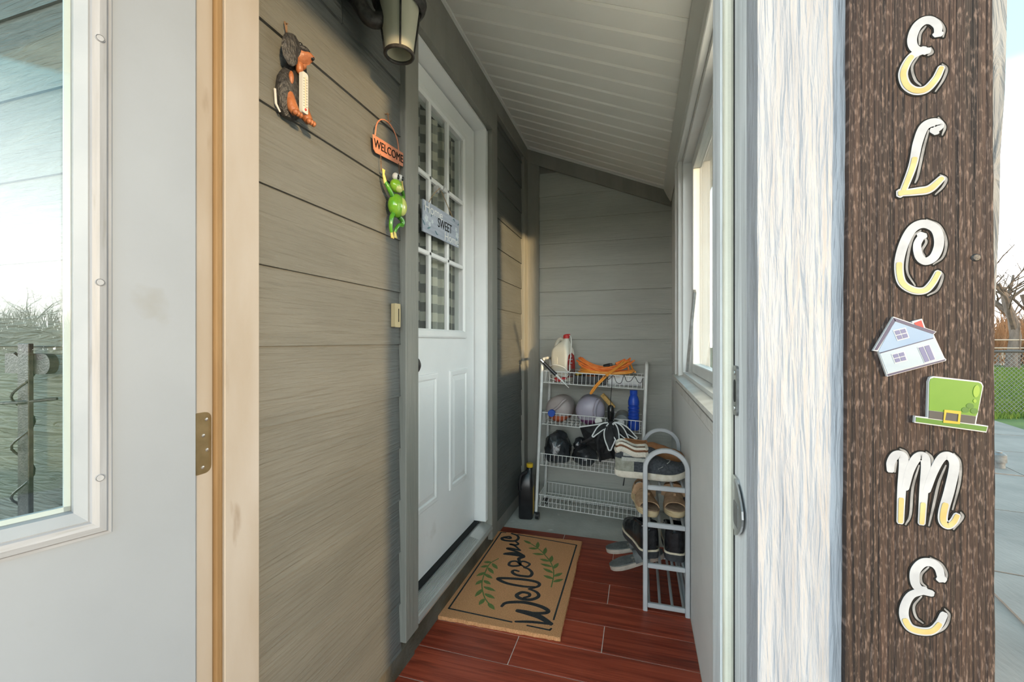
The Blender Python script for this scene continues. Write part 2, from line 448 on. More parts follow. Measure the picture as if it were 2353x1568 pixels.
def tag(o, label=None, cat=None, group=None, kind=None):
    if label: o['label'] = label
    if cat: o['category'] = cat
    if group: o['group'] = group
    if kind: o['kind'] = kind
    return o

def struct(o):
    o['kind'] = 'structure'
    return o

def smooth_path(pts, n=6, closed=False):
    P = [Vector(p) for p in pts]
    if len(P) < 3: return P
    out = []
    N = len(P)
    rng = range(N) if closed else range(N - 1)
    for i in rng:
        p0 = P[i - 1] if (closed or i > 0) else P[0] * 2 - P[1]
        p1 = P[i]; p2 = P[(i + 1) % N]
        p3 = P[(i + 2) % N] if (closed or i + 2 < N) else P[-1] * 2 - P[-2]
        for k in range(n):
            t = k / n
            out.append(.5 * ((2 * p1) + (p2 - p0) * t + (2 * p0 - 5 * p1 + 4 * p2 - p3) * t * t + (3 * p1 - p0 - 3 * p2 + p3) * t ** 3))
    if not closed: out.append(P[-1])
    return out

def text_mesh(txt, size, depth, fn, align='CENTER', xs=1.0, space=1.0, shear=0.0):
    cu = bpy.data.curves.new('lettering', 'FONT')
    cu.body = txt; cu.size = size; cu.extrude = depth / 2; cu.align_x = align; cu.align_y = 'CENTER'
    cu.resolution_u = 4; cu.space_character = space; cu.shear = shear
    ob = bpy.data.objects.new('lettering', cu)
    COL.objects.link(ob)
    dg = bpy.context.evaluated_depsgraph_get()
    me = bpy.data.meshes.new_from_object(ob.evaluated_get(dg))
    bpy.data.objects.remove(ob, do_unlink=True)
    bpy.data.curves.remove(cu)
    for v in me.vertices:
        v.co = Vector(fn(v.co.x * xs, v.co.y, v.co.z))
    me.materials.clear()
    return me

def clip_poly(poly, f):
    """keep the part of a 2-D polygon where f(p) <= 0 (f linear)"""
    out = []
    for i, p in enumerate(poly):
        q = poly[(i + 1) % len(poly)]
        a, b = f(p), f(q)
        if a <= 0: out.append(p)
        if (a < 0 < b) or (b < 0 < a):
            t = a / (a - b)
            out.append((p[0] + (q[0] - p[0]) * t, p[1] + (q[1] - p[1]) * t))
    return out

# ------------------------------------------------------------ outlines of the painted and printed figures (metres)
LETTERS = [[[(0.2664, 1.447), (0.2661, 1.4537), (0.2617, 1.4596), (0.2558, 1.4608), (0.2501, 1.4562), (0.2468, 1.4467), (0.2476, 1.4383), (0.2521, 1.4334), (0.2587, 1.4321)], [(0.255, 1.4327), (0.2476, 1.4301), (0.2423, 1.4228), (0.2396, 1.4131), (0.2423, 1.4025), (0.2491, 1.3962), (0.2573, 1.3963), (0.2646, 1.4045), (0.2687, 1.4139)]], [[(0.2643, 1.3566), (0.2678, 1.361), (0.2631, 1.3644), (0.2558, 1.3609), (0.251, 1.3469), (0.2471, 1.3254), (0.2396, 1.3022)], [(0.2378, 1.3006), (0.2513, 1.3011), (0.2602, 1.3025), (0.269, 1.3111)]], [[(0.254, 1.2587), (0.2506, 1.2507), (0.2521, 1.2396), (0.2573, 1.2348), (0.2639, 1.2393), (0.2672, 1.2515), (0.2646, 1.2643), (0.2558, 1.2701), (0.2468, 1.266), (0.24, 1.2514), (0.2365, 1.2331), (0.2385, 1.2163), (0.2468, 1.2083), (0.2558, 1.2074), (0.2617, 1.2136), (0.2664, 1.2234)]], [[(0.2298, 1.0366), (0.2301, 1.0439), (0.2338, 1.051), (0.2388, 1.0509), (0.2402, 1.0439), (0.2385, 1.0175), (0.2375, 0.9882)], [(0.2415, 1.0208), (0.2449, 1.0376), (0.2498, 1.0492), (0.2548, 1.0518), (0.2572, 1.0446), (0.2556, 1.0192), (0.254, 0.9891)], [(0.258, 1.0202), (0.263, 1.0377), (0.2689, 1.0511), (0.2746, 1.0533), (0.2785, 1.0456), (0.275, 1.0226), (0.2707, 1.0031), (0.2701, 0.9928), (0.2736, 0.9888), (0.2777, 0.9925), (0.2804, 0.9987)]], [[(0.2689, 0.939), (0.2668, 0.948), (0.2618, 0.9525), (0.2546, 0.9512), (0.2491, 0.9426), (0.2491, 0.9314), (0.2534, 0.9257), (0.2612, 0.9238)], [(0.2558, 0.9251), (0.2461, 0.9198), (0.241, 0.9084), (0.2406, 0.8978), (0.2449, 0.8889), (0.2534, 0.8868), (0.2618, 0.889), (0.2671, 0.8961), (0.2707, 0.9056)]]]
LETTER_SHADOWS = [[[(0.2609, 1.4639), (0.2675, 1.458), (0.2712, 1.45), (0.2704, 1.4429)], [(0.2573, 1.4556), (0.2531, 1.4491), (0.2525, 1.4392)], [(0.2609, 1.4348), (0.2623, 1.43), (0.259, 1.4279)], [(0.2521, 1.4292), (0.2468, 1.4192), (0.2491, 1.4068), (0.2535, 1.4006)], [(0.2697, 1.4177), (0.273, 1.4126), (0.2704, 1.4031), (0.2646, 1.3932)]], [[(0.2668, 1.3684), (0.2716, 1.3596), (0.2697, 1.3517)], [(0.2595, 1.3576), (0.2558, 1.3417), (0.2513, 1.3166), (0.2491, 1.3095)], [(0.2683, 1.3148), (0.2726, 1.3107), (0.2704, 1.3037), (0.2646, 1.297)]], [[(0.258, 1.2739), (0.2675, 1.2677), (0.2726, 1.2529), (0.2704, 1.2386), (0.2631, 1.2317)], [(0.2535, 1.2642), (0.2476, 1.2583), (0.2438, 1.2419), (0.2431, 1.2254), (0.2491, 1.2123)], [(0.2555, 1.2586), (0.2577, 1.253), (0.2543, 1.245), (0.2565, 1.2394)], [(0.2668, 1.2257), (0.27, 1.2205), (0.2661, 1.208), (0.2587, 1.2028)]], [[(0.2375, 1.0572), (0.2418, 1.0546), (0.2449, 1.0484)], [(0.2576, 1.0557), (0.2618, 1.0509), (0.2627, 1.0421)], [(0.2783, 1.0558), (0.2829, 1.0481), (0.2824, 1.0292), (0.2774, 1.0039)], [(0.2522, 1.0427), (0.2473, 1.0214), (0.2455, 0.9958), (0.2418, 0.9857)], [(0.2724, 1.0444), (0.2671, 1.0277), (0.263, 1.0052), (0.2596, 0.9868)], [(0.2344, 1.045), (0.2332, 1.0351)], [(0.2835, 1.002), (0.2847, 0.9974), (0.2781, 0.9857)]], [[(0.2608, 0.957), (0.2689, 0.9523), (0.273, 0.9434), (0.2713, 0.9357)], [(0.2594, 0.9479), (0.254, 0.9404), (0.254, 0.933), (0.2576, 0.9294)], [(0.254, 0.9196), (0.2483, 0.9097), (0.2498, 0.8995), (0.2552, 0.8946)], [(0.2715, 0.9109), (0.275, 0.9056), (0.2713, 0.8932), (0.2612, 0.8846)]]]
YELLOW_BELOW = [1.4288, 1.334, 1.2336, 1.0095, 0.8961]
HOUSE = {'outline': [(0.231, 1.1832), (0.2459, 1.1768), (0.2454, 1.1785), (0.2531, 1.1809), (0.2556, 1.1724), (0.264, 1.1687), (0.2619, 1.1661), (0.27, 1.1444), (0.2713, 1.143), (0.2709, 1.1416), (0.2261, 1.126), (0.2254, 1.1287), (0.2191, 1.1498), (0.2149, 1.1507)], 'gable': [(0.2319, 1.1785), (0.2615, 1.1661), (0.2612, 1.163), (0.2203, 1.1486), (0.2191, 1.1504)], 'wall': [(0.2203, 1.148), (0.2615, 1.1623), (0.2693, 1.1442), (0.2264, 1.1289)], 'roof_left': [(0.231, 1.1822), (0.2327, 1.1794), (0.2181, 1.1513), (0.2159, 1.1513)], 'roof_right': [(0.231, 1.1822), (0.2633, 1.1686), (0.2612, 1.1664), (0.2319, 1.179)], 'chimney': [(0.2468, 1.1769), (0.2524, 1.1794), (0.2543, 1.1724), (0.2479, 1.175)], 'base': [(0.2261, 1.1283), (0.2704, 1.1432), (0.2702, 1.1418), (0.2267, 1.1267)], 'window1': [(0.2303, 1.1701), (0.2402, 1.1728), (0.2432, 1.163), (0.2338, 1.16)], 'window2': [(0.229, 1.1475), (0.2392, 1.1507), (0.2418, 1.1416), (0.2319, 1.1385)], 'door': [(0.2491, 1.1542), (0.2584, 1.1573), (0.2633, 1.1426), (0.2547, 1.1391)], 'seam': [(0.2199, 1.1488), (0.2615, 1.1631), (0.2616, 1.1624), (0.2202, 1.1479)]}
HAT = {'outline': [(0.2615, 1.1273), (0.2944, 1.1236), (0.2969, 1.1224), (0.2981, 1.1191), (0.2927, 1.0846), (0.3015, 1.0833), (0.3002, 1.0772), (0.2472, 1.0833), (0.2476, 1.0897), (0.2571, 1.0888), (0.2578, 1.1219), (0.259, 1.126)], 'crown': [(0.2618, 1.126), (0.2943, 1.1224), (0.2962, 1.1213), (0.2971, 1.1187), (0.2937, 1.0949), (0.2925, 1.0917), (0.258, 1.0955), (0.2584, 1.1217), (0.2593, 1.1248)], 'band': [(0.258, 1.0953), (0.2925, 1.0915), (0.2916, 1.0845), (0.2579, 1.0881)], 'brim': [(0.2483, 1.0886), (0.3006, 1.0825), (0.2997, 1.0783), (0.2481, 1.0842)], 'buckle': [(0.2693, 1.0966), (0.2815, 1.0957), (0.2806, 1.0839), (0.2684, 1.0846)], 'buckle_hole': [(0.2707, 1.0941), (0.2797, 1.0931), (0.2791, 1.0861), (0.2697, 1.087)], 'shine1': [(0.2927, 1.1144)], 'shine2': [(0.2916, 1.1055)], 'clover': [(0.2882, 1.098)]}
MAT_SCRIPT = [([(0.0668, -0.3655), (0.1315, -0.3504), (0.2087, -0.3434)], 0.6), ([(0.2085, -0.3419), (0.1557, -0.3107), (0.1033, -0.2987), (0.0568, -0.2951)], 1.2), ([(0.0568, -0.2951), (0.1191, -0.2944), (0.1727, -0.2798), (0.1804, -0.2588), (0.1375, -0.2384), (0.0703, -0.2315), (0.0142, -0.2456), (-0.0096, -0.2613), (-0.0164, -0.2835)], 0.8), ([(0.0623, -0.1984), (0.0814, -0.1811), (0.076, -0.1624), (0.0457, -0.16), (0.0276, -0.1817), (0.031, -0.1991), (0.0579, -0.2097), (0.0954, -0.2037), (0.1188, -0.1812), (0.1206, -0.1595), (0.1028, -0.1395), (0.069, -0.1271)], 0.75), ([(0.069, -0.1271), (0.1045, -0.0954), (0.1028, -0.0693), (0.0664, -0.0574), (-0.0094, -0.0607), (-0.0902, -0.0777), (-0.0813, -0.0941), (-0.0343, -0.1105), (0.0418, -0.1137), (0.0881, -0.1051)], 0.75), ([(-0.0153, 0.0077), (-0.0382, 0.0112), (-0.0436, -0.0089), (-0.0181, -0.0275), (0.0214, -0.029), (0.0487, -0.0216), (0.0522, 0.0098), (0.0297, 0.0394), (0.0026, 0.0489)], 0.7), ([(0.0026, 0.0489), (0.0185, 0.0671), (0.021, 0.0914), (-0.0114, 0.1067), (-0.0289, 0.0939), (-0.0238, 0.065), (-0.0539, 0.0475), (-0.0783, 0.0542), (-0.0769, 0.0865), (-0.0507, 0.0977), (-0.0237, 0.0729), (0.0008, 0.0561)], 0.6), ([(-0.0351, 0.1019), (-0.0439, 0.1284), (-0.0274, 0.1556), (-0.067, 0.1602), (-0.1326, 0.1554)], 0.9), ([(-0.1282, 0.1627), (-0.0804, 0.1783), (-0.028, 0.1665)], 0.8), ([(-0.028, 0.1665), (-0.0766, 0.197), (-0.133, 0.2179), (-0.1008, 0.222), (-0.0594, 0.2151)], 0.7), ([(-0.0594, 0.2151), (-0.1017, 0.2589), (-0.1317, 0.2697), (-0.0998, 0.2688), (-0.0885, 0.2862), (-0.1138, 0.3134)], 0.6), ([(-0.1902, 0.345), (-0.1611, 0.3591), (-0.1498, 0.3386), (-0.1904, 0.3378), (-0.1944, 0.3194), (-0.1695, 0.3062), (-0.1165, 0.3147), (-0.1042, 0.351), (-0.1208, 0.3846), (-0.1583, 0.4007)], 0.7)]
MAT_BORDER = [[(-0.1955, 0.4045), (-0.2238, 0.4022), (-0.2311, -0.3569), (0.0521, -0.372)], [(-0.1196, 0.3985), (0.2303, 0.3585), (0.2146, -0.3127)], [(0.1181, -0.3763), (0.2105, -0.38), (0.2149, -0.3693)]]
MAT_STEMS = [[(-0.1484, 0.1), (-0.1758, 0.0396), (-0.1727, -0.044), (-0.1605, -0.1258), (-0.1357, -0.1916), (-0.1026, -0.2503), (-0.0474, -0.3098)], [(-0.0657, 0.3314), (-0.0135, 0.3018), (0.0413, 0.2515), (0.0812, 0.2005), (0.122, 0.1365), (0.1471, 0.0728), (0.1597, 0.01), (0.1648, -0.0842)]]
MAT_LEAVES = [[(-0.1729, 0.0564), (-0.2117, 0.0459)], [(-0.1775, 0.0194), (-0.2107, -0.0052)], [(-0.1655, 0.0464), (-0.1218, -0.0002)], [(-0.1735, 0.0011), (-0.1276, -0.0464)], [(-0.1709, -0.0435), (-0.2038, -0.0873)], [(-0.1718, -0.0584), (-0.1201, -0.0886)], [(-0.163, -0.1128), (-0.1824, -0.1601)], [(-0.1566, -0.1145), (-0.1131, -0.1379)], [(-0.1387, -0.1829), (-0.1515, -0.2486)], [(-0.1414, -0.1641), (-0.075, -0.1827)], [(-0.1183, -0.2151), (-0.0613, -0.2379)], [(-0.1059, -0.2512), (-0.1144, -0.3011)], [(-0.0811, -0.2767), (-0.0384, -0.3139)], [(-0.0188, 0.3052), (-0.0676, 0.3358)], [(0.0262, 0.2611), (0.0142, 0.3403)], [(0.0288, 0.2591), (-0.0223, 0.2525)], [(0.0757, 0.2076), (0.0692, 0.2866)], [(0.074, 0.2054), (0.0115, 0.1989)], [(0.1227, 0.1326), (0.118, 0.2062)], [(0.1167, 0.1432), (0.0614, 0.1528)], [(0.1476, 0.0768), (0.1628, 0.1395)], [(0.1376, 0.0933), (0.0739, 0.1074)], [(0.1532, 0.0372), (0.0954, 0.0679)], [(0.1621, 0.0071), (0.1974, 0.0506)], [(0.162, -0.0141), (0.1102, 0.0037)], [(0.1665, -0.0405), (0.2091, -0.0034)]]

# ============================================================ THE SETTING
def ceil_z(x): return 2.585 - .412 * (x + .8)

# ---- floor: concrete slab, grout bed, wood-look tiles
floor = struct(MB().box(-.84, .34, .45, 3.2, -.12, -.006).build('floor', 'concrete'))
MB().box(-.832, .205, .55, 2.553, -.006, -.0022).build('grout_bed', 'grout', floor)
PITCH = .1553
k = 0
yl = 1.468 - 6 * PITCH
rows = []
while yl < 2.5:
    rows.append((yl, yl + PITCH, k)); yl += PITCH; k += 1
for (ya, yb, k) in rows:
    first = -1.052 if k % 2 else -1.370
    if k == 12: first = -1.345
    x = first
    while x < .205:
        xa, xb = max(x, -.83), min(x + .915, .2045)
        if xb - xa > .01:
            MB().box(xa + .0016, xb - .0016, max(ya, .552) + .0016, min(yb, 2.553) - .0016, -.004, 0, .0012).build('tile', 'tile_wood', floor)
        x += .915

# ---- left wall (the house wall): sheathing, lap planks, foundation strip
Z0, DZ = .605, .1812
b = MB()
b.box(-.96, -.816, .72, 1.375, .0, 2.62)
b.box(-.96, -.816, 2.235, 3.2, .0, 2.62)
b.box(-.96, -.816, 1.375, 2.235, 2.34, 2.62)
b.box(-.96, -.822, 1.375, 2.235, .0, .10)
wall_left = struct(b.build('wall_left', 'grey_trim'))
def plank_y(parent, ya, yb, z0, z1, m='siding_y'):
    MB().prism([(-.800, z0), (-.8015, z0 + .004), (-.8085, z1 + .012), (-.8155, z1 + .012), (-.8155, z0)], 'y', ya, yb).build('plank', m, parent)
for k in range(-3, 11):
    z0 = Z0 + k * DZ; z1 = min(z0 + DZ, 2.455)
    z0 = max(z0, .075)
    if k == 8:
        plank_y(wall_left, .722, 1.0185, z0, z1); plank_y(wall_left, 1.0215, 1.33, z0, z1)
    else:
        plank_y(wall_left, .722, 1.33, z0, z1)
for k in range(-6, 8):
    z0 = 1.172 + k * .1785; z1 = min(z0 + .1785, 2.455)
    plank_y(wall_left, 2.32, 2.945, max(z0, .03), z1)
MB().prism([(-.800, 0), (-.800, .072), (-.812, .09), (-.8155, .09), (-.8155, 0)], 'y', .722, 1.42).build('base_strip', 'foundation', wall_left)
MB().box(-.824, -.805, 1.42, 2.33, .0, .118, .003).build('step_face', 'foundation', wall_left)

trim_1 = struct(MB().box(-.8155, -.780, 1.325, 1.414, .105, 2.33, .002).build('trim_1', 'grey_trim'))
trim_2 = struct(MB().box(-.8155, -.780, 2.236, 2.326, .06, 2.33, .002).build('trim_2', 'grey_trim'))
trim_3 = struct(MB().box(-.8155, -.780, 1.325, 2.326, 2.3315, 2.466, .002).build('trim_3', 'grey_trim'))
trim_4 = struct(MB().box(-.8155, -.784, .722, 3.045, 2.470, 2.572, .003).build('trim_4', 'grey_trim'))
trim_5 = struct(MB().box(-.8155, -.784, 2.935, 3.04, .005, 2.468, .002).build('trim_5', 'grey_trim'))

# white jamb of the house door
b = MB()
b.box(-.885, -.806, 2.204, 2.2355, .17, 2.3305, .002)
b.box(-.885, -.806, 1.376, 1.402, .17, 2.3305, .002)
b.box(-.885, -.806, 1.376, 2.2355, 2.318, 2.3305, .001)
trim_6 = struct(b.build('trim_6', 'white_paint'))
# sill
b = MB()
b.prism([(-.90, .118), (-.778, .118), (-.776, .128), (-.782, .142), (-.865, .160), (-.90, .160)], 'y', 1.4145, 2.2355)
for i in range(12):
    x = -.79 - i * .006
    zz = .1435 + (-.782 - x) * .218
    b.box(x - .0012, x + .0012, 1.415, 2.05, zz - .002, zz + .0012)
trim_7 = struct(b.build('trim_7', 'aluminium'))
MB().box(-.9, -.845, 1.403, 2.2035, .1605, .172, .002).build('door_sweep', 'dark_gap', trim_7)

# ---- house door
door_1 = struct(thing('door_1', 'white house door with nine panes over two raised panels', 'door', (-.872, 1.403, .172)))
DW, DH = .791, 2.136
def D1(b, name, m, parent=None, **k): return b.build(name, m, parent or door_1, **k)
lx0, lx1, lz0, lz1 = .085, .632, 1.036, 2.020      # lite opening (local y, z)
b = MB()
b.box(-.044, 0, 0.002, lx0, 0, DH); b.box(-.044, 0, lx1, DW, 0, DH)
b.box(-.044, 0, lx0, lx1, 0, lz0); b.box(-.044, 0, lx0, lx1, lz1, DH)
slab = D1(b, 'door_slab', 'door_white')
def frame_ring(b, y0, y1, z0, z1, w, x0, x1, bev):
    """mitred rectangular moulding on the local x face"""
    o = [(y0, z0), (y1, z0), (y1, z1), (y0, z1)]
    def inset(d): return [(y0 + d, z0 + d), (y1 - d, z0 + d), (y1 - d, z1 - d), (y0 + d, z1 - d)]
    prof = [(0, x0), (bev * .3, x1 * .8 + x0 * .2), (bev, x1), (w - bev, x1), (w, x0 + (x1 - x0) * .35), (w, x0 - .004)]
    rings = [[(x, *p) for p in inset(d)] for d, x in prof]
    b.loft(rings, True, False)
b = MB(); frame_ring(b, lx0 - .035, lx1 + .035, lz0 - .035, lz1 + .035, .040, 0, .014, .009)
D1(b, 'lite_frame', 'white_paint')
cw = (lx1 - lx0) / 3; ch = (lz1 - lz0) / 3
for i in (1, 2):
    D1(MB().box(-.012, .008, lx0 + cw * i - .010, lx0 + cw * i + .010, lz0, lz1, .004), 'muntin', 'white_paint')
    D1(MB().box(-.012, .008, lx0, lx1, lz0 + ch * i - .010, lz0 + ch * i + .010, .004), 'muntin', 'white_paint')
for i in range(3):
    for j in range(3):
        D1(MB().box(-.024, -.020, lx0 + cw * i + .001, lx0 + cw * (i + 1) - .001, lz0 + ch * j + .001, lz0 + ch * (j + 1) - .001), 'pane', 'glass_dark')
for y0, y1 in ((.125, .348), (.472, .692)):
    b = MB(); frame_ring(b, y0, y1, .272, .846, .028, 0, .007, .006)
    pn = D1(b, 'panel', 'door_white')
    b = MB()
    ins = lambda d: [(y0 + d, .272 + d), (y1 - d, .272 + d), (y1 - d, .846 - d), (y0 + d, .846 - d)]
    b.loft([[(x, *p) for p in ins(d)] for d, x in ((.026, .0005), (.030, .001), (.052, .006))], True, False)
    b.bm.faces.new([b.bm.verts.new((.006, *p)) for p in ins(.052)])
    D1(b, 'panel_field', 'door_white', pn)
b = MB()
b.lathe([(.001, 0), (.032, 0), (.032, .006), (.012, .010), (.011, .03), (.024, .036), (.030, .048), (.028, .06), (.016, .068), (.001, .07)], (0, .058, .895), 24, 'x')
D1(b, 'knob', 'black_metal', smooth=True)

# the dim room behind the door and its checked curtain
b = MB()
b.box(-2.6, -2.55, .8, 3.1, -.05, 2.65); b.box(-2.55, -.97, .8, .84, -.05, 2.65); b.box(-2.55, -.97, 3.06, 3.1, -.05, 2.65)
b.box(-2.55, -.97, .84, 3.06, -.05, .1); b.box(-2.55, -.97, .84, 3.06, 2.6, 2.65)
struct(b.build('wall_interior', 'room_dark'))
cur = []
for i in range(61):
    y = 1.44 + .72 * i / 60
    x = -.925 - .014 * math.sin(i * .95) - .006 * math.sin(i * 2.3)
    cur.append((y, x))
b = MB()
b.loft([[(x, y, 1.16) for y, x in cur] + [(x - .002, y, 1.16) for y, x in cur[::-1]], [(x, y, 2.19) for y, x in cur] + [(x - .002, y, 2.19) for y, x in cur[::-1]]])
cu_o = b.build('curtain', 'curtain_check', smooth=True)
cu_root = tag(cu_o, 'black and cream checked curtain behind the nine-pane door window', 'curtain')
MB().tube([(-.925, 1.41, 2.2), (-.925, 2.19, 2.2)], .008).build('curtain_rod', 'black_metal', cu_o)

# ---- back wall
wall_back = struct(MB().prism([(-.816, 0), (.205, 0), (.205, ceil_z(.205) - .004), (-.816, ceil_z(-.816) - .004)], 'y', 3.065, 3.2).build('wall_back', 'grey_trim'))
k = 0
zc = 1.1715 - 7 * .1725
zs = [zc + i * .1725 for i in range(0, 15)]
for i, z0 in enumerate(zs[:-1]):
    z1 = zs[i + 1]
    if z1 < .02: continue
    f = lambda p: p[1] - (ceil_z(p[0]) - .03)
    poly = clip_poly([(-.705, max(z0, .02)), (.205, max(z0, .02)), (.205, z1), (-.705, z1)], f)
    if len(poly) < 3: continue
    b = MB()
    fr = [(x, 3.048 + (z - z0) / .1725 * .011, z) for x, z in poly]
    bk = [(x, 3.0655, z) for x, z in poly]
    b.loft([fr, bk])
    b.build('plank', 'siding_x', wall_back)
trim_8 = struct(MB().box(-.815, -.700, 3.034, 3.066, .002, 2.51, .002).build('trim_8', 'grey_trim'))
trim_9 = struct(MB().prism([(-.784, ceil_z(-.784) - .115), (.203, ceil_z(.203) - .115), (.203, ceil_z(.203) - .008), (-.784, ceil_z(-.784) - .008)], 'y', 3.030, 3.0495).build('trim_9', 'grey_trim'))

# ---- right wall with window
b = MB()
WY0, WY1, WZ0, WZ1 = .80, 2.30, .985, 2.06  # near half lies out of view, extended to let more daylight in
b.box(.205, .33, .722, WY0, -.05, 2.165); b.box(.205, .33, WY1, 3.2, -.05, 2.165)
b.box(.205, .33, WY0, WY1, -.05, WZ0); b.box(.205, .33, WY0, WY1, WZ1, 2.165)
wall_right = struct(b.build('wall_right', 'panel_grey'))
window_1 = struct(thing('window_1', 'white framed window along the porch side wall', 'window', (0, 0, 0)))
b = MB()
b.box(.185, .205, 2.302, 2.40, .97, 2.09, .003); b.box(.185, .205, .73, .798, .97, 2.09, .003)
b.box(.180, .205, .73, 2.40, 2.062, 2.125, .003)
b.build('window_casing', 'window_white', window_1)
b = MB()
b.box(.178, .2045, 2.400, 2.45, .955, 2.10, .002)
b.build('casing_edge', 'window_white', window_1)
b = MB()
b.prism([(.168, .968), (.205, .972), (.205, .945), (.185, .943), (.185, .912), (.196, .895), (.205, .892), (.205, .990), (.168, .982)], 'y', .80, 2.47)
b.build('window_sill', 'dirty_white', window_1)
b = MB()
b.box(.206, .329, WY1 - .02, WY1 - .0005, WZ0, WZ1); b.box(.206, .329, WY0 + .0005, WY0 + .02, WZ0, WZ1)
b.box(.206, .329, WY0 + .02, WY1 - .02, WZ0 + .0005, WZ0 + .02); b.box(.206, .329, WY0 + .02, WY1 - .02, WZ1 - .02, WZ1 - .0005)
b.build('window_frame', 'window_white', window_1)
mid = 1.55
for ya, yb in ((WY0 + .021, mid - .012), (mid + .012, WY1 - .021)):
    b = MB()
    b.box(.245, .285, ya, ya + .045, WZ0 + .021, WZ1 - .021, .003); b.box(.245, .285, yb - .045, yb, WZ0 + .021, WZ1 - .021, .003)
    b.box(.245, .285, ya + .045, yb - .045, WZ0 + .021, WZ0 + .066, .003); b.box(.245, .285, ya + .045, yb - .045, WZ1 - .066, WZ1 - .021, .003)
    sh = b.build('sash', 'window_white', window_1)
    MB().box(.262, .267, ya + .045, yb - .045, WZ0 + .066, WZ1 - .066).build('pane', 'sun_diffuser' if ya < 1 else 'glass', sh)  # unseen near pane is an added sun diffuser; far pane is clear
MB().box(.232, .30, mid - .0115, mid + .0115, WZ0 + .021, WZ1 - .021, .002).build('mullion', 'window_white', window_1)
b = MB()
b.prism([(2.215, 1.012), (2.245, 1.012), (1.935, 1.375), (1.912, 1.36)], 'x', .214, .224)
b.build('stay_bar', 'steel', window_1)

# ---- ceiling: roof deck with ribbed vinyl panels
b = MB()
b.prism([(-.96, ceil_z(-.96) + .03), (.42, ceil_z(.42) + .012), (.42, ceil_z(.42) + .10), (-.96, ceil_z(-.96) + .12)], 'y', -.30, 3.25)
ceiling = struct(b.build('ceiling', 'ceiling_vinyl'))
yy = .722
while yy < 3.02:
    y1 = min(yy + .1085, 3.046)
    xa, xb = -.786, .203
    prof = [(yy, .002), (yy + .006, -.0065), (y1 - .010, -.004), (y1 - .001, .004), (y1 - .001, .012), (yy, .012)]
    b = MB()
    b.loft([[(x, y, ceil_z(x) + d) for y, d in prof] for x in (xa, xb)])
    b.build('panel', 'ceiling_vinyl', ceiling)
    yy += .1085
MB().loft([[(x, y, ceil_z(-.785) + d) for x, d in ((-.784, -.016), (-.770, -.016), (-.768, -.013), (-.768, -.010), (-.784, -.004))] for y in (.722, 3.046)]).build('edge_strip', 'ceiling_trim', ceiling)
b = MB()
b.prism([(.150, ceil_z(.15) - .016), (.205, ceil_z(.205) - .016), (.205, ceil_z(.205) - .075), (.196, ceil_z(.205) - .085), (.176, ceil_z(.205) - .05)], 'y', .722, 3.046)
b.build('cove_strip', 'ceiling_trim', ceiling)
MB().loft([[(x, 3.029, ceil_z(x) - .008), (x, 3.029, ceil_z(x) - .020), (x, 3.022, ceil_z(x) - .020), (x, 3.022, ceil_z(x) - .008)] for x in (-.784, .15)]).build('edge_strip', 'ceiling_trim', ceiling)

# ---- front wall: siding left of the doorway, header, corner stud right of it
b = MB()
b.box(-2.6, -.802, .602, .72, -.12, 2.75)
b.box(-.802, .135, .602, .72, 2.085, 2.56)
b.prism([(.1355, -.12), (.322, -.12), (.3235, 1.16), (.330, 1.5), (.330, 2.10), (.1355, 2.18)], 'y', .536, .72)
wall_front = struct(b.build('wall_front', 'grey_trim'))
for k in range(-4, 12):
    z0 = Z0 + k * DZ
    if z0 > 2.5: break
    b = MB()
    b.prism([(.588, z0), (.5895, z0 + .004), (.594, z0 + DZ + .012), (.6015, z0 + DZ + .012), (.6015, z0)], 'x', -2.6, -.895)
    b.build('plank', 'siding_out', wall_front)
MB().box(-.894, -.802, .580, .6015, -.1, 2.2, .002).build('corner_board', 'white_paint', wall_front)

# white trim board and leaning corner edge beside the sign
b = MB()
xr = []
n = 40
for i in range(n + 1):
    z = -.1 + 2.2 * i / n
    base = .3122 + max(0, z - 1.12) * .030
    xr.append((base + (.0008 * math.sin(i * 2.1) + random.uniform(-.0006, .0006)) * (1 if z > 1.1 else .2), z))
xl = [(.1188 + random.uniform(-.0005, .0005), -.1 + 2.2 * i / n) for i in range(n, -1, -1)]
b.prism([(.2995, -.1), (.2995, 2.1)] + xl, 'y', .5055, .5355)
trim_10 = struct(b.build('trim_10', 'board_white'))
b = MB(); b.prism(xr + [(.300, 2.1), (.300, -.1)], 'y', .5055, .5355)
trim_14 = struct(b.build('trim_14', 'post_white'))

# right jamb of the outer doorway
b = MB()
b.box(.1205, .1353, .536, .722, -.1, 2.084, .001)
trim_11 = struct(b.build('trim_11', 'jamb_grey'))
MB().box(.1065, .1204, .6485, .712, -.02, 2.07, .0015).build('door_stop', 'jamb_grey', trim_11)
MB().box(.1085, .1204, .630, .648, -.02, 2.065, .004, 2).build('weather_strip', 'foam_cream', trim_11)
MB().box(.1195, .1206, .6265, .6297, -.02, 2.065).build('shadow_gap', 'dark_gap', trim_11)
MB().prism([(.519 + (.0016 * math.sin(i * 1.7) if 0 < i < 30 else 0) * 1, -.1 + 2.1 * i / 30) for i in range(31)] + [(.554, 2.0), (.554, -.1)], 'x', .1188, .1206).build('paint_flake', 'board_white', trim_11)
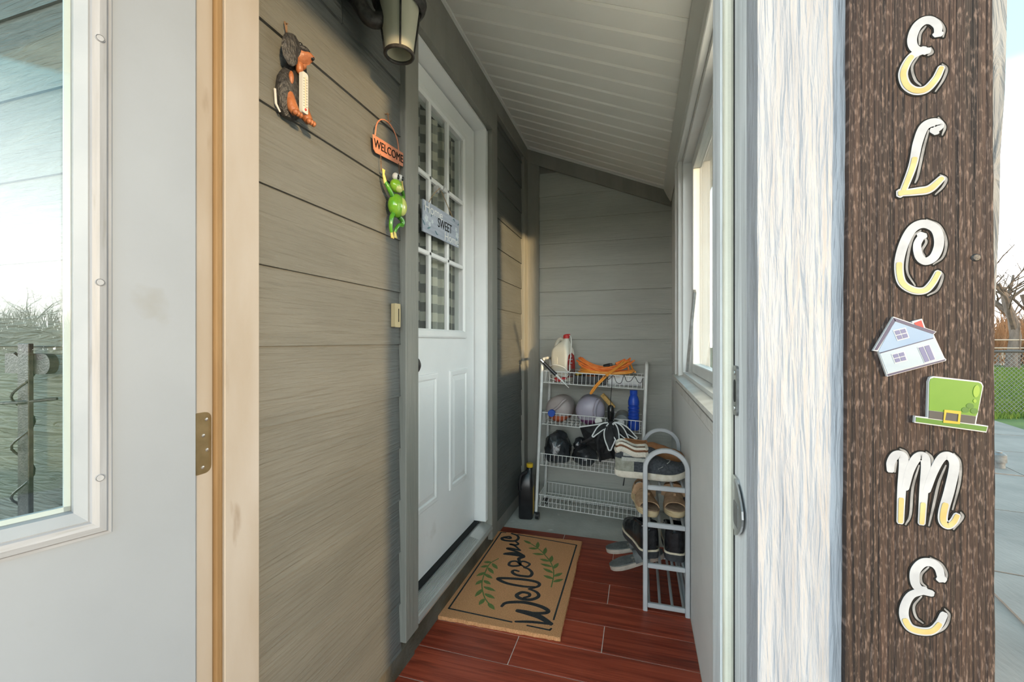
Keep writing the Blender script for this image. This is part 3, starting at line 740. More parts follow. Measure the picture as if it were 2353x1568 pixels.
# strike plates
def rrect(y0, y1, z0, z1, r, n=4):
    pts = []
    for cx, cz, a0 in ((y1 - r, z1 - r, 0), (y0 + r, z1 - r, 90), (y0 + r, z0 + r, 180), (y1 - r, z0 + r, 270)):
        for i in range(n + 1):
            a = R(a0 + 90 * i / n); pts.append((cx + r * math.cos(a), cz + r * math.sin(a)))
    return pts
st = MB().prism(rrect(.603, .627, 1.064, 1.128, .006), 'x', .1178, .1206).build('strike_plate', 'steel_dark', trim_11)
MB().prism(rrect(.609, .620, 1.081, 1.110, .005), 'x', .1174, .1180).build('bolt_hole', 'dark_gap', st)
for z in (1.073, 1.119):
    MB().lathe([(.001, -.0012), (.003, -.0008), (.0035, 0)], (.1176, .615, z), 10, 'x').build('screw', 'steel', st)
st2 = MB().prism(rrect(.600, .627, .914, .985, .006), 'x', .1178, .1206).build('strike_plate', 'steel', trim_11)
lip = []
for i in range(9):
    t = i / 8
    lip.append((.600 - .040 * math.sin(t * math.pi) ** .8, .985 - .071 * t))
b = MB(); b.prism([(.603, .985)] + lip + [(.603, .914)], 'x', .1150, .1172); b.build('strike_lip', 'steel', st2)
MB().prism(rrect(.581, .606, .929, .958, .003), 'x', .1146, .1151).build('latch_hole', 'steel_dark', st2)
for z in (.922, .977):
    MB().lathe([(.001, -.0012), (.003, -.0008), (.0035, 0)], (.1176, .614, z), 10, 'x').build('screw', 'steel', st2)

# left (hinge) jamb
trim_12 = struct(MB().box(-.802, -.780, .576, .722, -.1, 2.084, .001).build('trim_12', 'jamb_primer'))
MB().box(-.7795, -.766, .6335, .712, -.02, 2.07, .0015).build('door_stop', 'jamb_primer', trim_12)
MB().box(-.7795, -.769, .617, .633, -.02, 2.065, .004, 2).build('weather_strip', 'foam_tan', trim_12)
for zc in (.25, .97, 1.88):
    h = MB().prism(rrect(.578, .6155, zc - .057, zc + .057, .012), 'x', -.7800, -.7778).build('hinge', 'bronze', trim_12)
    for dy, dz in ((.606, .043), (.600, .014), (.607, -.014), (.599, -.045)):
        MB().lathe([(.001, .0016), (.003, .001), (.0036, 0)], (-.7778, dy, zc + dz), 10, 'x').build('screw', 'steel', h)
head = struct(MB().box(-.78, .1204, .576, .722, 2.062, 2.0845, .001).build('trim_13', 'jamb_primer'))

# ---- open outer door (half glass)
door_2 = struct(thing('door_2', 'white half-glass outer door standing open', 'door', (-.738, .5555, -.02), (0, 0, R(-109))))
gx0, gx1, gz0, gz1 = .150, .745, .930, 1.87
b = MB()
b.box(0, gx0 - .012, -.044, 0, 0, 2.075); b.box(gx1 + .012, .895, -.044, 0, 0, 2.075)
b.box(gx0 - .012, gx1 + .012, -.044, 0, 0, gz0 - .012); b.box(gx0 - .012, gx1 + .012, -.044, 0, gz1 + .012, 2.075)
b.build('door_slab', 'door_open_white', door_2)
def lite_ring(y0, y1, sgn, d0):
    prof = [(-.042, 0.0), (-.041, .004), (-.037, .005), (-.034, .010), (-.026, .0125), (-.018, .011), (-.0155, .008)]
    prof2 = [(-.0155, .008), (-.014, .009), (-.001, -.004), (-.0005, -.020)]
    return prof, prof2
def ring_pts(d, y):
    return [(gx0 + d, y, gz0 + d), (gx1 - d, y, gz0 + d), (gx1 - d, y, gz1 - d), (gx0 + d, y, gz1 - d)]
pf, pf2 = lite_ring(0, 0, 1, 0)
for side in (1, -1):
    rings = [ring_pts(d, (y if side > 0 else -.044 - y)) for d, y in pf]
    # split in four mitred lengths so that the grain follows each one
    for i in range(4):
        j = (i + 1) % 4
        b = MB()
        b.loft([[r[i], r[j]] for r in rings], closed=False, cap=False)
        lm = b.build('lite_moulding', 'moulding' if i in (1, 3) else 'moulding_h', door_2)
        if side > 0:
            spots = {0: [(.27, None), (.45, None), (.62, None)], 1: [(None, z) for z in (.977, 1.267, 1.629)], 3: [(None, z) for z in (.977, 1.267, 1.629)], 2: [(.45, None)]}[i]
            for px_, pz_ in spots:
                px_ = px_ if px_ is not None else (gx0 - .0265 if i == 3 else gx1 + .0265)
                pz_ = pz_ if pz_ is not None else (gz0 - .0265 if i == 0 else gz1 + .0265)
                b = MB(); b.lathe([(.0001, .0134), (.0042, .0134), (.0046, .0118), (.0050, .0134), (.0056, .0128), (.0058, .011)], (px_, 0, pz_), 16, 'y')
                b.build('screw_plug', 'moulding', lm, smooth=True)
    b = MB()
    b.loft([ring_pts(d, (y if side > 0 else -.044 - y)) for d, y in pf2], True, False)
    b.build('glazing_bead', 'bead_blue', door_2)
for y in (-.016, -.028):
    MB().box(gx0, gx1, y - .0025, y + .0025, gz0, gz1).build('pane', 'glass', door_2)
b = MB()
b.box(gx0, gx0 + .007, -.0255, -.0185, gz0, gz1); b.box(gx1 - .007, gx1, -.0255, -.0185, gz0, gz1)
b.box(gx0, gx1, -.0255, -.0185, gz0, gz0 + .007); b.box(gx0, gx1, -.0255, -.0185, gz1 - .007, gz1)
b.build('spacer_bar', 'spacer', door_2)
b = MB(); b.lathe([(.001, 0), (.032, 0), (.032, .006), (.012, .01), (.011, .03), (.026, .038), (.028, .055), (.012, .064), (.001, .065)], (.83, 0, .96), 24, 'y')
b.build('knob', 'steel', door_2, smooth=True)
for i, zc in enumerate((.27, .99, 1.90)):
    MB().tube([(-.002, -.046, zc - .057), (-.002, -.046, zc + .057)], .006, 10).build('hinge_knuckle', 'bronze', door_2)

# ============================================================ SIGN BOARD BESIDE THE DOORWAY
SY = .497
sign = thing('welcome_sign', 'tall dark weathered board painted with white and yellow script letters beside the doorway', 'sign', (.25, .506, .42))
def W2L(o): return Matrix.Translation(-Vector(o.location))
sm = W2L(sign)
b = MB()
n = 60
zz = [.42 + (1.72 - .42) * i / n for i in range(n + 1)]
rt = [(.3085 - .0016 * (z - .84) / .64 + random.uniform(-.0005, .0005), z) for z in zz]
lf = [(.1935 + .0035 * (z - .84) / .64 + random.uniform(-.0004, .0004), z) for z in zz][::-1]
b.prism(rt + lf, 'y', SY, .5053)
b.build('board', 'barn_board', sign, matrix=sm)
fnS = lambda off: (lambda u, v, w: (u, SY - off - w, v))
def widths(n, w, thin=.75):
    return [w * (thin + (1 - thin) * math.sin(math.pi * (i + .6) / (n + .2))) for i in range(n)]
for li, (strokes, shads) in enumerate(zip(LETTERS, LETTER_SHADOWS)):
    bw, bk, by, bg = MB(), MB(), MB(), MB()
    for si, p in enumerate(strokes):
        q = [(v.x, v.y) for v in smooth_path([Vector((a, c, 0)) for a, c in p], 7)]
        n = len(q)
        ww = widths(n, .0078)
        ww[0] = .0086 if li != 3 else ww[0]
        bk.ribbon(q, [w + .0026 for w in ww], fnS(.0001 + .00004 * si), .0003)
        bw.ribbon(q, ww, fnS(.0005 + .00005 * si), .0004)
        low = [i for i, a in enumerate(q) if a[1] < YELLOW_BELOW[li]]
        runs = []
        for i in low:
            if runs and runs[-1][-1] == i - 1: runs[-1].append(i)
            else: runs.append([i])
        for r in runs:
            if len(r) > 3: by.ribbon([q[i] for i in r], [ww[i] * .62 for i in r], fnS(.0010 + .00004 * si), .0003)
    for si, p in enumerate(shads):
        q = [(v.x, v.y) for v in smooth_path([Vector((a, c, 0)) for a, c in p], 6)]
        bk.ribbon(q, [.0044 for _ in q], fnS(.0001 + .00003 * si), .0001)
        bg.ribbon(q, widths(len(q), .0021, .5), fnS(.0003), .0003)
    l = bw.build('letter', 'letter_white', sign, matrix=sm)
    bk.build('letter_outline', 'letter_black', l, matrix=sm)
    by.build('letter_fill', 'letter_yellow', l, matrix=sm)
    bg.build('letter_shadow', 'letter_grey', l, matrix=sm)
for x, z in ((.2947, 1.2363), (.2055, .62), (.2947, .62)):
    MB().lathe([(.0001, -.0016), (.0026, -.0014), (.0036, -.0004), (.0036, .001)], (x, SY, z), 14, 'y').build('nail', 'black_metal', sign, smooth=True, matrix=sm)

def cut(root, name, poly, m, off, dep, parent=None, mm=None):
    b = MB(); b.prism(poly, 'y', SY - off - dep, SY - off)
    return b.build(name, m, parent or root, matrix=mm)
ho = thing('house_cutout', 'small blue wooden house cut-out with red chimney pinned on the board', 'ornament', (.256, SY, 1.09))
hm = W2L(ho)
cut(ho, 'backing', HOUSE['outline'], 'cut_white', .0002, .0030, mm=hm)
for k, m in (('gable', 'house_blue'), ('wall', 'house_pale'), ('roof_left', 'house_purple'), ('roof_right', 'house_purple'), ('chimney', 'house_red'), ('base', 'house_purple'), ('seam', 'house_purple')):
    cut(ho, k.replace('_left', '').replace('_right', ''), HOUSE[k], m, .0032, .0004, mm=hm)
def lerp2(q, u, v):
    a = Vector(q[0]).lerp(Vector(q[1]), u); d = Vector(q[3]).lerp(Vector(q[2]), u)
    r = a.lerp(d, v); return (r.x, r.y)
for k in ('window1', 'window2'):
    w = cut(ho, 'window', HOUSE[k], 'cut_white', .0036, .0003, mm=hm)
    for i in (0, 1):
        for j in (0, 1):
            u0, v0 = .09 + i * .45, .09 + j * .45
            cut(ho, 'pane', [lerp2(HOUSE[k], *p) for p in ((u0, v0), (u0 + .37, v0), (u0 + .37, v0 + .37), (u0, v0 + .37))], 'house_pane', .0039, .0003, w, hm)
w = cut(ho, 'door', HOUSE['door'], 'cut_white', .0036, .0003, mm=hm)
for i in (0, 1):
    u0 = .07 + i * .47
    cut(ho, 'door_leaf', [lerp2(HOUSE['door'], *p) for p in ((u0, .05), (u0 + .38, .05), (u0 + .38, .95), (u0, .95))], 'house_pane', .0039, .0003, w, hm)

ha = thing('hat_cutout', 'small green top hat cut-out with gold buckle pinned on the board', 'ornament', (.282, SY, 1.03))
hm = W2L(ha)
cut(ha, 'backing', HAT['outline'], 'cut_white', .0002, .0032, mm=hm)
cut(ha, 'crown', HAT['crown'], 'hat_green', .0034, .0004, mm=hm)
bd = cut(ha, 'band', HAT['band'], 'hat_band', .0034, .0005, mm=hm)
cut(ha, 'brim', HAT['brim'], 'hat_brim', .0034, .0005, mm=hm)
bu = HAT['buckle']; bh = HAT['buckle_hole']
b = MB()
q1 = [(x, SY - .0044, z) for x, z in bu]; q2 = [(x, SY - .0044, z) for x, z in bh]
q0 = [(x, SY - .0034, z) for x, z in bu]; q3 = [(x, SY - .0034, z) for x, z in bh]
b.loft([q0, q1, q2, q3], True, False)
b.build('buckle', 'hat_gold', ha, matrix=hm)
def oval(c, rx, rz, tilt, n=18):
    return [(c[0] + rx * math.cos(2 * math.pi * i / n) * math.cos(tilt) - rz * math.sin(2 * math.pi * i / n) * math.sin(tilt),
             c[1] + rx * math.cos(2 * math.pi * i / n) * math.sin(tilt) + rz * math.sin(2 * math.pi * i / n) * math.cos(tilt)) for i in range(n)]
cut(ha, 'highlight', oval(HAT['shine1'][0], .0023, .0056, -.1), 'hat_light', .0039, .0003, mm=hm)
cut(ha, 'highlight', oval(HAT['shine2'][0], .0012, .0017, 0), 'hat_light', .0039, .0003, mm=hm)
cx, cz = HAT['clover'][0]
for dx, dz in ((0, .0028), (-.0034, -.0010), (.0030, -.0016)):
    cut(ha, 'clover_leaf', oval((cx + dx, cz + dz), .0028, .0026, 0), 'hat_clover', .0039, .0002, mm=hm)

# ============================================================ THINGS ON THE LEFT WALL
# ---- dachshund thermometer (wall plane: y, z ; out of the wall: +x)
dog = thing('dog_thermometer', 'painted black and tan dog plaque holding a white thermometer on the grey siding', 'thermometer', (-.797, .822, 1.69))
dm = W2L(dog)
def D(b, n, m, parent=None, sm_=True, ang=60): return b.build(n, m, parent or dog, smooth=sm_, ang=ang, matrix=dm)
b = MB()
prof = [(.683, .815, .014), (.700, .820, .030), (.72, .822, .036), (.745, .821, .037), (.768, .821, .034), (.785, .822, .026), (.80, .825, .018), (.815, .828, .015)]
b.loft([[(-.791 + .020 * math.sin(a) * (w / .037), cy + w * math.cos(a), 1 + z) for a in [math.pi * i / 12 for i in range(13)]] + [(-.797, cy - w, 1 + z), (-.797, cy + w, 1 + z)] for z, cy, w in prof])
D(b, 'body', 'dog_black')
hd = MB().ball((-.780, .818, 1.845), (.020, .028, .026), 18, 12)
hd = D(hd, 'head', 'dog_black')
b = MB()
b.loft([[( -.772 + .008 * math.cos(a) * k + dx, cy + r * math.cos(a) * .2 + r * .9 * math.sin(a), cz + r * math.cos(a)) for a in [2 * math.pi * i / 12 for i in range(12)]] for dx, cy, cz, r, k in ((-.004, .826, 1.836, .019, 1), (.006, .833, 1.833, .018, 1), (.014, .840, 1.832, .014, 1), (.018, .846, 1.833, .007, 1))])
D(b, 'muzzle', 'dog_tan', hd)
D(MB().ball((-.752, .848, 1.838), (.005, .0055, .0055), 12, 8), 'nose', 'black_gloss', hd)
D(MB().ball((-.764, .834, 1.849), (.013, .017, .009), 14, 8), 'snout_top', 'dog_black', hd)
D(MB().ball((-.774, .840, 1.820), (.010, .010, .010), 12, 8), 'jaw', 'dog_tan', hd)
D(MB().ball((-.790, .860, 1.826), (.006, .010, .024), 12, 8), 'ear', 'dog_black', hd)
b = MB(); b.loft([[(-.768 + .007 * math.cos(a) * k, .797 + oy + w * math.cos(a + .6), z + w * .25 * math.sin(a) ) for a in [2 * math.pi * i / 14 for i in range(14)]] for z, w, k, oy in ((1.868, .006, .5, .008), (1.860, .013, 1, .003), (1.845, .017, 1, 0), (1.825, .018, 1, -.001), (1.806, .015, 1, 0), (1.795, .006, .5, .001))])
D(b, 'ear', 'dog_black', hd)
D(MB().ball((-.764, .823, 1.856), .0055, 12, 8), 'eye', 'black_gloss', hd)
D(MB().ball((-.768, .846, 1.860), .0045, 12, 8), 'eye', 'black_gloss', hd)
D(MB().ball((-.775, .832, 1.812), (.010, .010, .018), 12, 8), 'chest_patch', 'dog_tan')
D(MB().ball((-.776, .808, 1.772), (.006, .006, .016), 12, 8), 'chest_patch', 'dog_tan')
for cy, sx in ((.808, 1), (.850, 1)):
    b = MB()
    b.tube([(-.783, cy, 1.735), (-.776, cy, 1.715), (-.770, cy, 1.698), (-.765, cy + .002, 1.690)], [.011, .011, .012, .010], 12)
    lg = D(b, 'leg', 'dog_tan')
    for t in (-.008, 0, .008):
        D(MB().ball((-.759, cy + t + .002, 1.687), (.007, .0052, .007), 10, 6), 'toe', 'dog_tan', lg)
th = D(MB().prism(rrect(.8255, .8435, 1.700, 1.797, .005), 'x', -.770, -.760), 'thermometer_scale', 'thermo_white', sm_=False)
D(MB().tube([(-.7595, .8345, 1.712), (-.7595, .8345, 1.786)], .0011, 8), 'thermometer_tube', 'thermo_tube', th)
D(MB().ball((-.7595, .8345, 1.709), .0028, 10, 6), 'thermometer_bulb', 'cap_red', th)
b = MB()
for i in range(11):
    z = 1.716 + i * .0065
    b.box(-.7602, -.7596, .8285, .8315, z, z + .0009); b.box(-.7602, -.7596, .8375, .8405, z, z + .0009)
D(b, 'tick_marks', 'letter_black', th, sm_=False)
D(MB().tube([(-.797, .782, 1.735), (-.793, .781, 1.70), (-.79, .79, 1.685)], [.003, .003, .002], 8), 'tail', 'cut_white')
b = MB()
b.tube([(-.800, .812, 1.906), (-.790, .812, 1.903)], .002, 6)
b.tube([(-.793, .806, 1.905), (-.792, .812, 1.872), (-.788, .820, 1.880)], .0018, 6)
b.tube([(-.793, .812, 1.900), (-.792, .812, 1.868)], .0014, 6)
D(b, 'hanging_nail', 'rust_wire')

# ---- frog with hanging WELCOME plate
frog = thing('frog_hanger', 'salmon metal plate with a green metal frog dangling from chains on the grey siding', 'ornament', (-.797, 1.23, 1.70))
fm = W2L(frog)
def Fb(b, n, m, parent=None, sm_=True, ang=60): return b.build(n, m, parent or frog, smooth=sm_, ang=ang, matrix=fm)
pl = Fb(MB().prism([(1.146, 1.754), (1.157, 1.746), (1.317, 1.765), (1.318, 1.812), (1.142, 1.797)], 'x', -.7885, -.7865), 'plate', 'salmon', sm_=False)
me = text_mesh('WELCOME', .038, .0015, lambda u, v, w: (-.7858 + w - fm.to_translation().x * 0, 1.231 + u, 1.780 + v + u * .09), xs=.92)
me.transform(fm)
mesh_obj('lettering', me, 'letter_black', pl)
arc = [(-.787, 1.153, 1.797)] + [(-.787, 1.222 - .066 * math.cos(a), 1.812 + .062 * math.sin(a)) for a in [math.pi * i / 12 for i in range(0, 13)]] + [(-.787, 1.290, 1.805)]
Fb(MB().tube(arc, .0022, 8), 'hanger_loop', 'salmon')
b = MB()
b.tube([(-.800, 1.229, 1.905), (-.786, 1.231, 1.903)], .002, 6)
b.tube([(-.788, 1.224, 1.905), (-.786, 1.229, 1.872), (-.784, 1.238, 1.885)], .0018, 6)
Fb(b, 'hanging_nail', 'rust_wire')
for (ya, za, yb, zb) in ((1.181, 1.752, 1.186, 1.700), (1.287, 1.764, 1.297, 1.716)):
    b = MB()
    for i in range(7):
        t = (i + .5) / 7
        y, z = ya + (yb - ya) * t, za + (zb - za) * t
        ring = []
        for k in range(10):
            a = 2 * math.pi * k / 10
            u, v = .0018 * math.cos(a), .0048 * math.sin(a)
            ring.append((-.786 + (u if i % 2 else 0), y + (0 if i % 2 else u), z + v))
        b.tube(ring, .0007, 5, closed=True)
    Fb(b, 'chain', 'rust_wire')
Fb(MB().ball((-.770, 1.248, 1.607), (.026, .032, .039), 24, 16), 'body', 'frog_green')
Fb(MB().ball((-.757, 1.258, 1.606), (.016, .024, .031), 20, 12), 'belly', 'frog_belly')
hd = Fb(MB().ball((-.770, 1.245, 1.672), (.018, .024, .022), 20, 12), 'head', 'frog_green')
Fb(MB().ball((-.763, 1.248, 1.664), (.013, .019, .014), 16, 10), 'chin', 'frog_belly', hd)
for ey, ez in ((1.235, 1.699), (1.262, 1.703)):
    ey_ = Fb(MB().ball((-.766, ey, ez), (.011, .010, .012), 14, 10), 'eye', 'eye_white', hd)
    Fb(MB().ball((-.757, ey + .002, ez - .002), (.0045, .006, .008), 12, 8), 'pupil', 'black_gloss', ey_)
for pts, rr in (([(-.772, 1.226, 1.633), (-.772, 1.206, 1.650), (-.778, 1.196, 1.668)], [.008, .007, .006]), ([(-.772, 1.268, 1.638), (-.770, 1.290, 1.648), (-.776, 1.296, 1.672)], [.008, .007, .0055])):
    Fb(MB().tube(smooth_path(pts, 5), [rr[0] + (rr[2] - rr[0]) * i / 10 for i in range(11)], 10), 'arm', 'frog_dark')
for pts in ([(-.778, 1.197, 1.664), (-.781, 1.190, 1.690)], [(-.776, 1.296, 1.668), (-.781, 1.299, 1.700)]):
    b = MB(); b.tube(pts, [.006, .004], 8)
    for dy in (-.007, -.001, .005):
        b.tube([pts[1], (pts[1][0] + .001, pts[1][1] + dy, pts[1][2] + .016)], [.0032, .0018], 6)
    Fb(b, 'hand', 'frog_yellow')
for pts in ([(-.772, 1.232, 1.576), (-.770, 1.218, 1.558), (-.772, 1.217, 1.530), (-.774, 1.224, 1.514)], [(-.772, 1.268, 1.576), (-.768, 1.282, 1.566), (-.768, 1.280, 1.550), (-.766, 1.258, 1.545), (-.768, 1.244, 1.530), (-.772, 1.240, 1.518)]):
    q = smooth_path(pts, 5)
    Fb(MB().tube(q, [.0085 - .0035 * i / len(q) for i in range(len(q))], 10), 'leg', 'frog_dark')
    b = MB(); e0 = pts[-1]
    for dy in (-.006, 0, .007):
        b.tube([e0, (e0[0] + .004, e0[1] + dy, e0[2] - .020)], [.0040, .002], 6)
    Fb(b, 'foot', 'frog_yellow')

# ---- door bell button
bell = thing('doorbell_button', 'small ivory doorbell plate with dark slot beside the house door', 'doorbell', (-.800, 1.288, 1.21))
m_ = W2L(bell)
MB().prism(rrect(1.268, 1.303, 1.207, 1.287, .003), 'x', -.803, -.788).build('plate', 'ivory', bell, matrix=m_)
MB().box(-.7882, -.7872, 1.289, 1.293, 1.225, 1.270).build('slot', 'letter_black', bell, matrix=m_)

# ---- lantern
lamp = thing('wall_lantern', 'black wall lantern with frosted tapered glass hung beside the house door', 'lamp', (-.79, 1.06, 2.10))
m_ = W2L(lamp)
LX, LY = -.672, 1.104
b = MB()
b.lathe([(.001, -.012), (.058, -.012), (.062, -.006), (.054, .008), (.030, .016), (.001, .018)], (-.788, 1.03, 2.19), 28, 'x')
b.build('back_plate', 'black_metal', lamp, smooth=True, matrix=m_)
arm = smooth_path([(-.785, 1.02, 2.27), (-.772, 1.015, 2.20), (-.756, 1.022, 2.12), (-.735, 1.045, 2.075), (-.715, 1.07, 2.082), (-.712, 1.08, 2.12), (-.725, 1.07, 2.15)], 7)
nn = len(arm)
b = MB(); b.tube(arm, [.016 + .006 * math.sin(math.pi * i / nn) for i in range(nn)], 12)
b.build('scroll_arm', 'black_metal', lamp, smooth=True, matrix=m_)
b = MB(); b.tube(smooth_path([(-.785, 1.03, 2.22), (-.76, 1.04, 2.28), (-.71, 1.08, 2.29), (LX, LY, 2.265)], 6), .010, 10)
b.build('upper_arm', 'black_metal', lamp, smooth=True, matrix=m_)
b = MB()
b.lathe([(.055, 2.135), (.064, 2.124), (.070, 2.127), (.076, 2.136), (.074, 2.143), (.079, 2.148), (.072, 2.160), (.050, 2.19), (.028, 2.225), (.012, 2.24), (.012, 2.262), (.018, 2.27), (.010, 2.285), (.001, 2.29)], (LX, LY, 0), 36)
b.build('cap', 'black_metal', lamp, smooth=True, matrix=m_)
b = MB()
pr = []
for rad in (0, -.003):
    pr.append([( .0575 + rad - .0185 * i / 8, 2.140 - .145 * i / 8) for i in range(9)])
b.lathe(pr[0] + pr[1][::-1], (LX, LY, 0), 36)
b.build('glass_shade', 'frosted', lamp, smooth=True, matrix=m_)
b = MB()
b.tube([(LX + .0395 * math.cos(2 * math.pi * k / 32), LY + .0395 * math.sin(2 * math.pi * k / 32), 1.995) for k in range(32)], .0052, 10, closed=True)
b.build('bottom_ring', 'black_metal', lamp, smooth=True, matrix=m_)
for a in (R(-55), R(35), R(125), R(215)):
    b = MB(); b.tube([(LX + .0605 * math.cos(a), LY + .0605 * math.sin(a), 2.138), (LX + .041 * math.cos(a), LY + .041 * math.sin(a), 1.998)], .0028, 6)
    b.build('rib', 'black_metal', lamp, smooth=True, matrix=m_)
b = MB(); b.lathe([(.001, 2.030), (.010, 2.034), (.015, 2.046), (.013, 2.064), (.008, 2.080), (.008, 2.14)], (LX, LY, 0), 16)
b.build('bulb', 'bulb', lamp, smooth=True, matrix=m_)

# ---- home sweet home sign on the door window
hs = thing('home_sign', 'pale blue wooden plaque lettered in white and black hanging on the house door window', 'sign', (-.852, 1.75, 1.61))
m_ = W2L(hs)
tilt = lambda y: 0.012 * (y - 1.76) / .19
PLX = -.853
bd = MB().prism([(1.582, 1.612), (1.945, 1.618), (1.949, 1.751), (1.584, 1.745)], 'x', PLX - .006, PLX).build('board', 'sign_blue', hs, matrix=m_)
def ttx(txt, size, cy, cz, m, xs=1.0, sp=1.0):
    me = text_mesh(txt, size, .0008, lambda u, v, w: (PLX + .0006 + w, cy + u, cz + v + u * .015), xs=xs, space=sp)
    me.transform(m_); return mesh_obj('lettering', me, m, bd)
ttx('Home', .060, 1.680, 1.720, 'sign_text_white', 1.15)
ttx('SWEET', .058, 1.790, 1.683, 'letter_black', .82)
ttx('Home', .056, 1.862, 1.640, 'sign_text_white', 1.12)
fnH = lambda off: (lambda u, v, w: (PLX + off + w, u, v))
for cy, cz, r in ((1.612, 1.672, .016), (1.640, 1.655, .011), (1.665, 1.672, .010), (1.925, 1.672, .017), (1.912, 1.700, .010)):
    b = MB()
    for k in range(5):
        a = 2 * math.pi * k / 5 + cy * 9
        b.prism(oval((cy + r * .55 * math.cos(a), cz + r * .55 * math.sin(a)), r * .55, r * .38, a, 10), 'x', PLX, PLX + .0005 + .0001 * k)
    b.build('flower', 'sign_flower', bd, matrix=m_)
for cy, cz, a, L in ((1.600, 1.640, 2.4, .03), (1.62, 1.632, .4, .03), (1.655, 1.690, 1.2, .022), (1.690, 1.640, -.5, .022), (1.70, 1.63, -.1, .02), (1.63, 1.700, 1.9, .022), (1.595, 1.70, 1.5, .025), (1.90, 1.735, 2.8, .022), (1.875, 1.738, .3, .02), (1.93, 1.725, .6, .02), (1.925, 1.645, 2.2, .018), (1.93, 1.64, -.6, .016)):
    b = MB(); b.prism(oval((cy + L / 2 * math.cos(a), cz + L / 2 * math.sin(a)), L / 2, L * .13, a, 10), 'x', PLX, PLX + .0007)
    b.build('leaf', 'sign_teal', bd, matrix=m_)
for ya, yb in ((1.640, 1.739), (1.885, 1.739)):
    MB().tube(smooth_path([(PLX - .003, ya, 1.748), (PLX - .004, (ya + yb) / 2, 1.800), (PLX, yb, 1.842)], 5), .0016, 6).build('cord', 'twine', hs, matrix=m_)
b = MB(); b.lathe([(.001, .018), (.006, .017), (.005, .008), (.016, .003), (.019, -.010), (.001, -.011)], (-.868, 1.745, 1.840), 18, 'x')
b.tube([(-.853, 1.745, 1.838), (-.842, 1.747, 1.834), (-.838, 1.749, 1.845), (-.840, 1.751, 1.857)], .0025, 8)
b.build('suction_hook', 'suction', hs, smooth=True, matrix=m_)

# ============================================================ DOORMAT
dmx = thing('doormat', 'coir doormat printed with a black script greeting and green leaf sprigs', 'doormat', (-.561, 2.043, .0005), (0, 0, R(1.4)))
b = MB()
hw, hl = .256, .414
per = []
for i in range(60): per.append((-hw, -hl + 2 * hl * i / 60))
for i in range(36): per.append((-hw + 2 * hw * i / 36, hl))
for i in range(60): per.append((hw, hl - 2 * hl * i / 60))
for i in range(36): per.append((hw - 2 * hw * i / 36, -hl))
jit = lambda p, s, d: (p[0] * s + random.uniform(-d, d), p[1] * s + random.uniform(-d, d))
base = [jit(p, 1.0, .002) for p in per]
b.loft([[(x, y, 0) for x, y in base], [(x * 1.002, y * 1.002, .009) for x, y in base], [(x * .996, y * .996, .0145) for x, y in base]])
b.build('pile', 'coir', dmx)
fnM = lambda u, v, w: (u, v, .0146 + w)
for si, (p, wf) in enumerate(MAT_SCRIPT):
    q = [(v.x, v.y) for v in smooth_path([Vector((a, c, 0)) for a, c in p], 8)]
    n = len(q)
    MB().ribbon(q, [.0250 * wf * (.62 + .38 * math.sin(math.pi * (i + 1) / (n + 1))) for i in range(n)], fnM, .0006 + .00006 * si).build('script_stroke', 'print_black', dmx)
for p in MAT_BORDER:
    b = MB()
    for a, c in zip(p[:-1], p[1:]):
        b.ribbon([a, c], .0075, fnM, .0005)
    b.build('border_line', 'print_black', dmx)
for p in MAT_STEMS:
    q = [(v.x, v.y) for v in smooth_path([Vector((a, c, 0)) for a, c in p], 6)]
    MB().ribbon(q, .0055, fnM, .0005).build('sprig_stem', 'print_green', dmx)
for (a, c) in MAT_LEAVES:
    d = Vector(c) - Vector(a); L = d.length; t = d.normalized(); nrm = Vector((-t.y, t.x))
    pts = []
    for s in (0, .12, .3, .5, .7, .88, 1): pts.append(Vector(a) + t * L * s + nrm * .0105 * math.sin(math.pi * min(1, s * 1.02 + .03)) ** .8)
    for s in (.88, .7, .5, .3, .12): pts.append(Vector(a) + t * L * s - nrm * .0105 * math.sin(math.pi * (s + .03)) ** .8)
    MB().prism([(q.x, q.y) for q in pts], 'z', .0146, .0152).build('sprig_leaf', 'print_green', dmx)

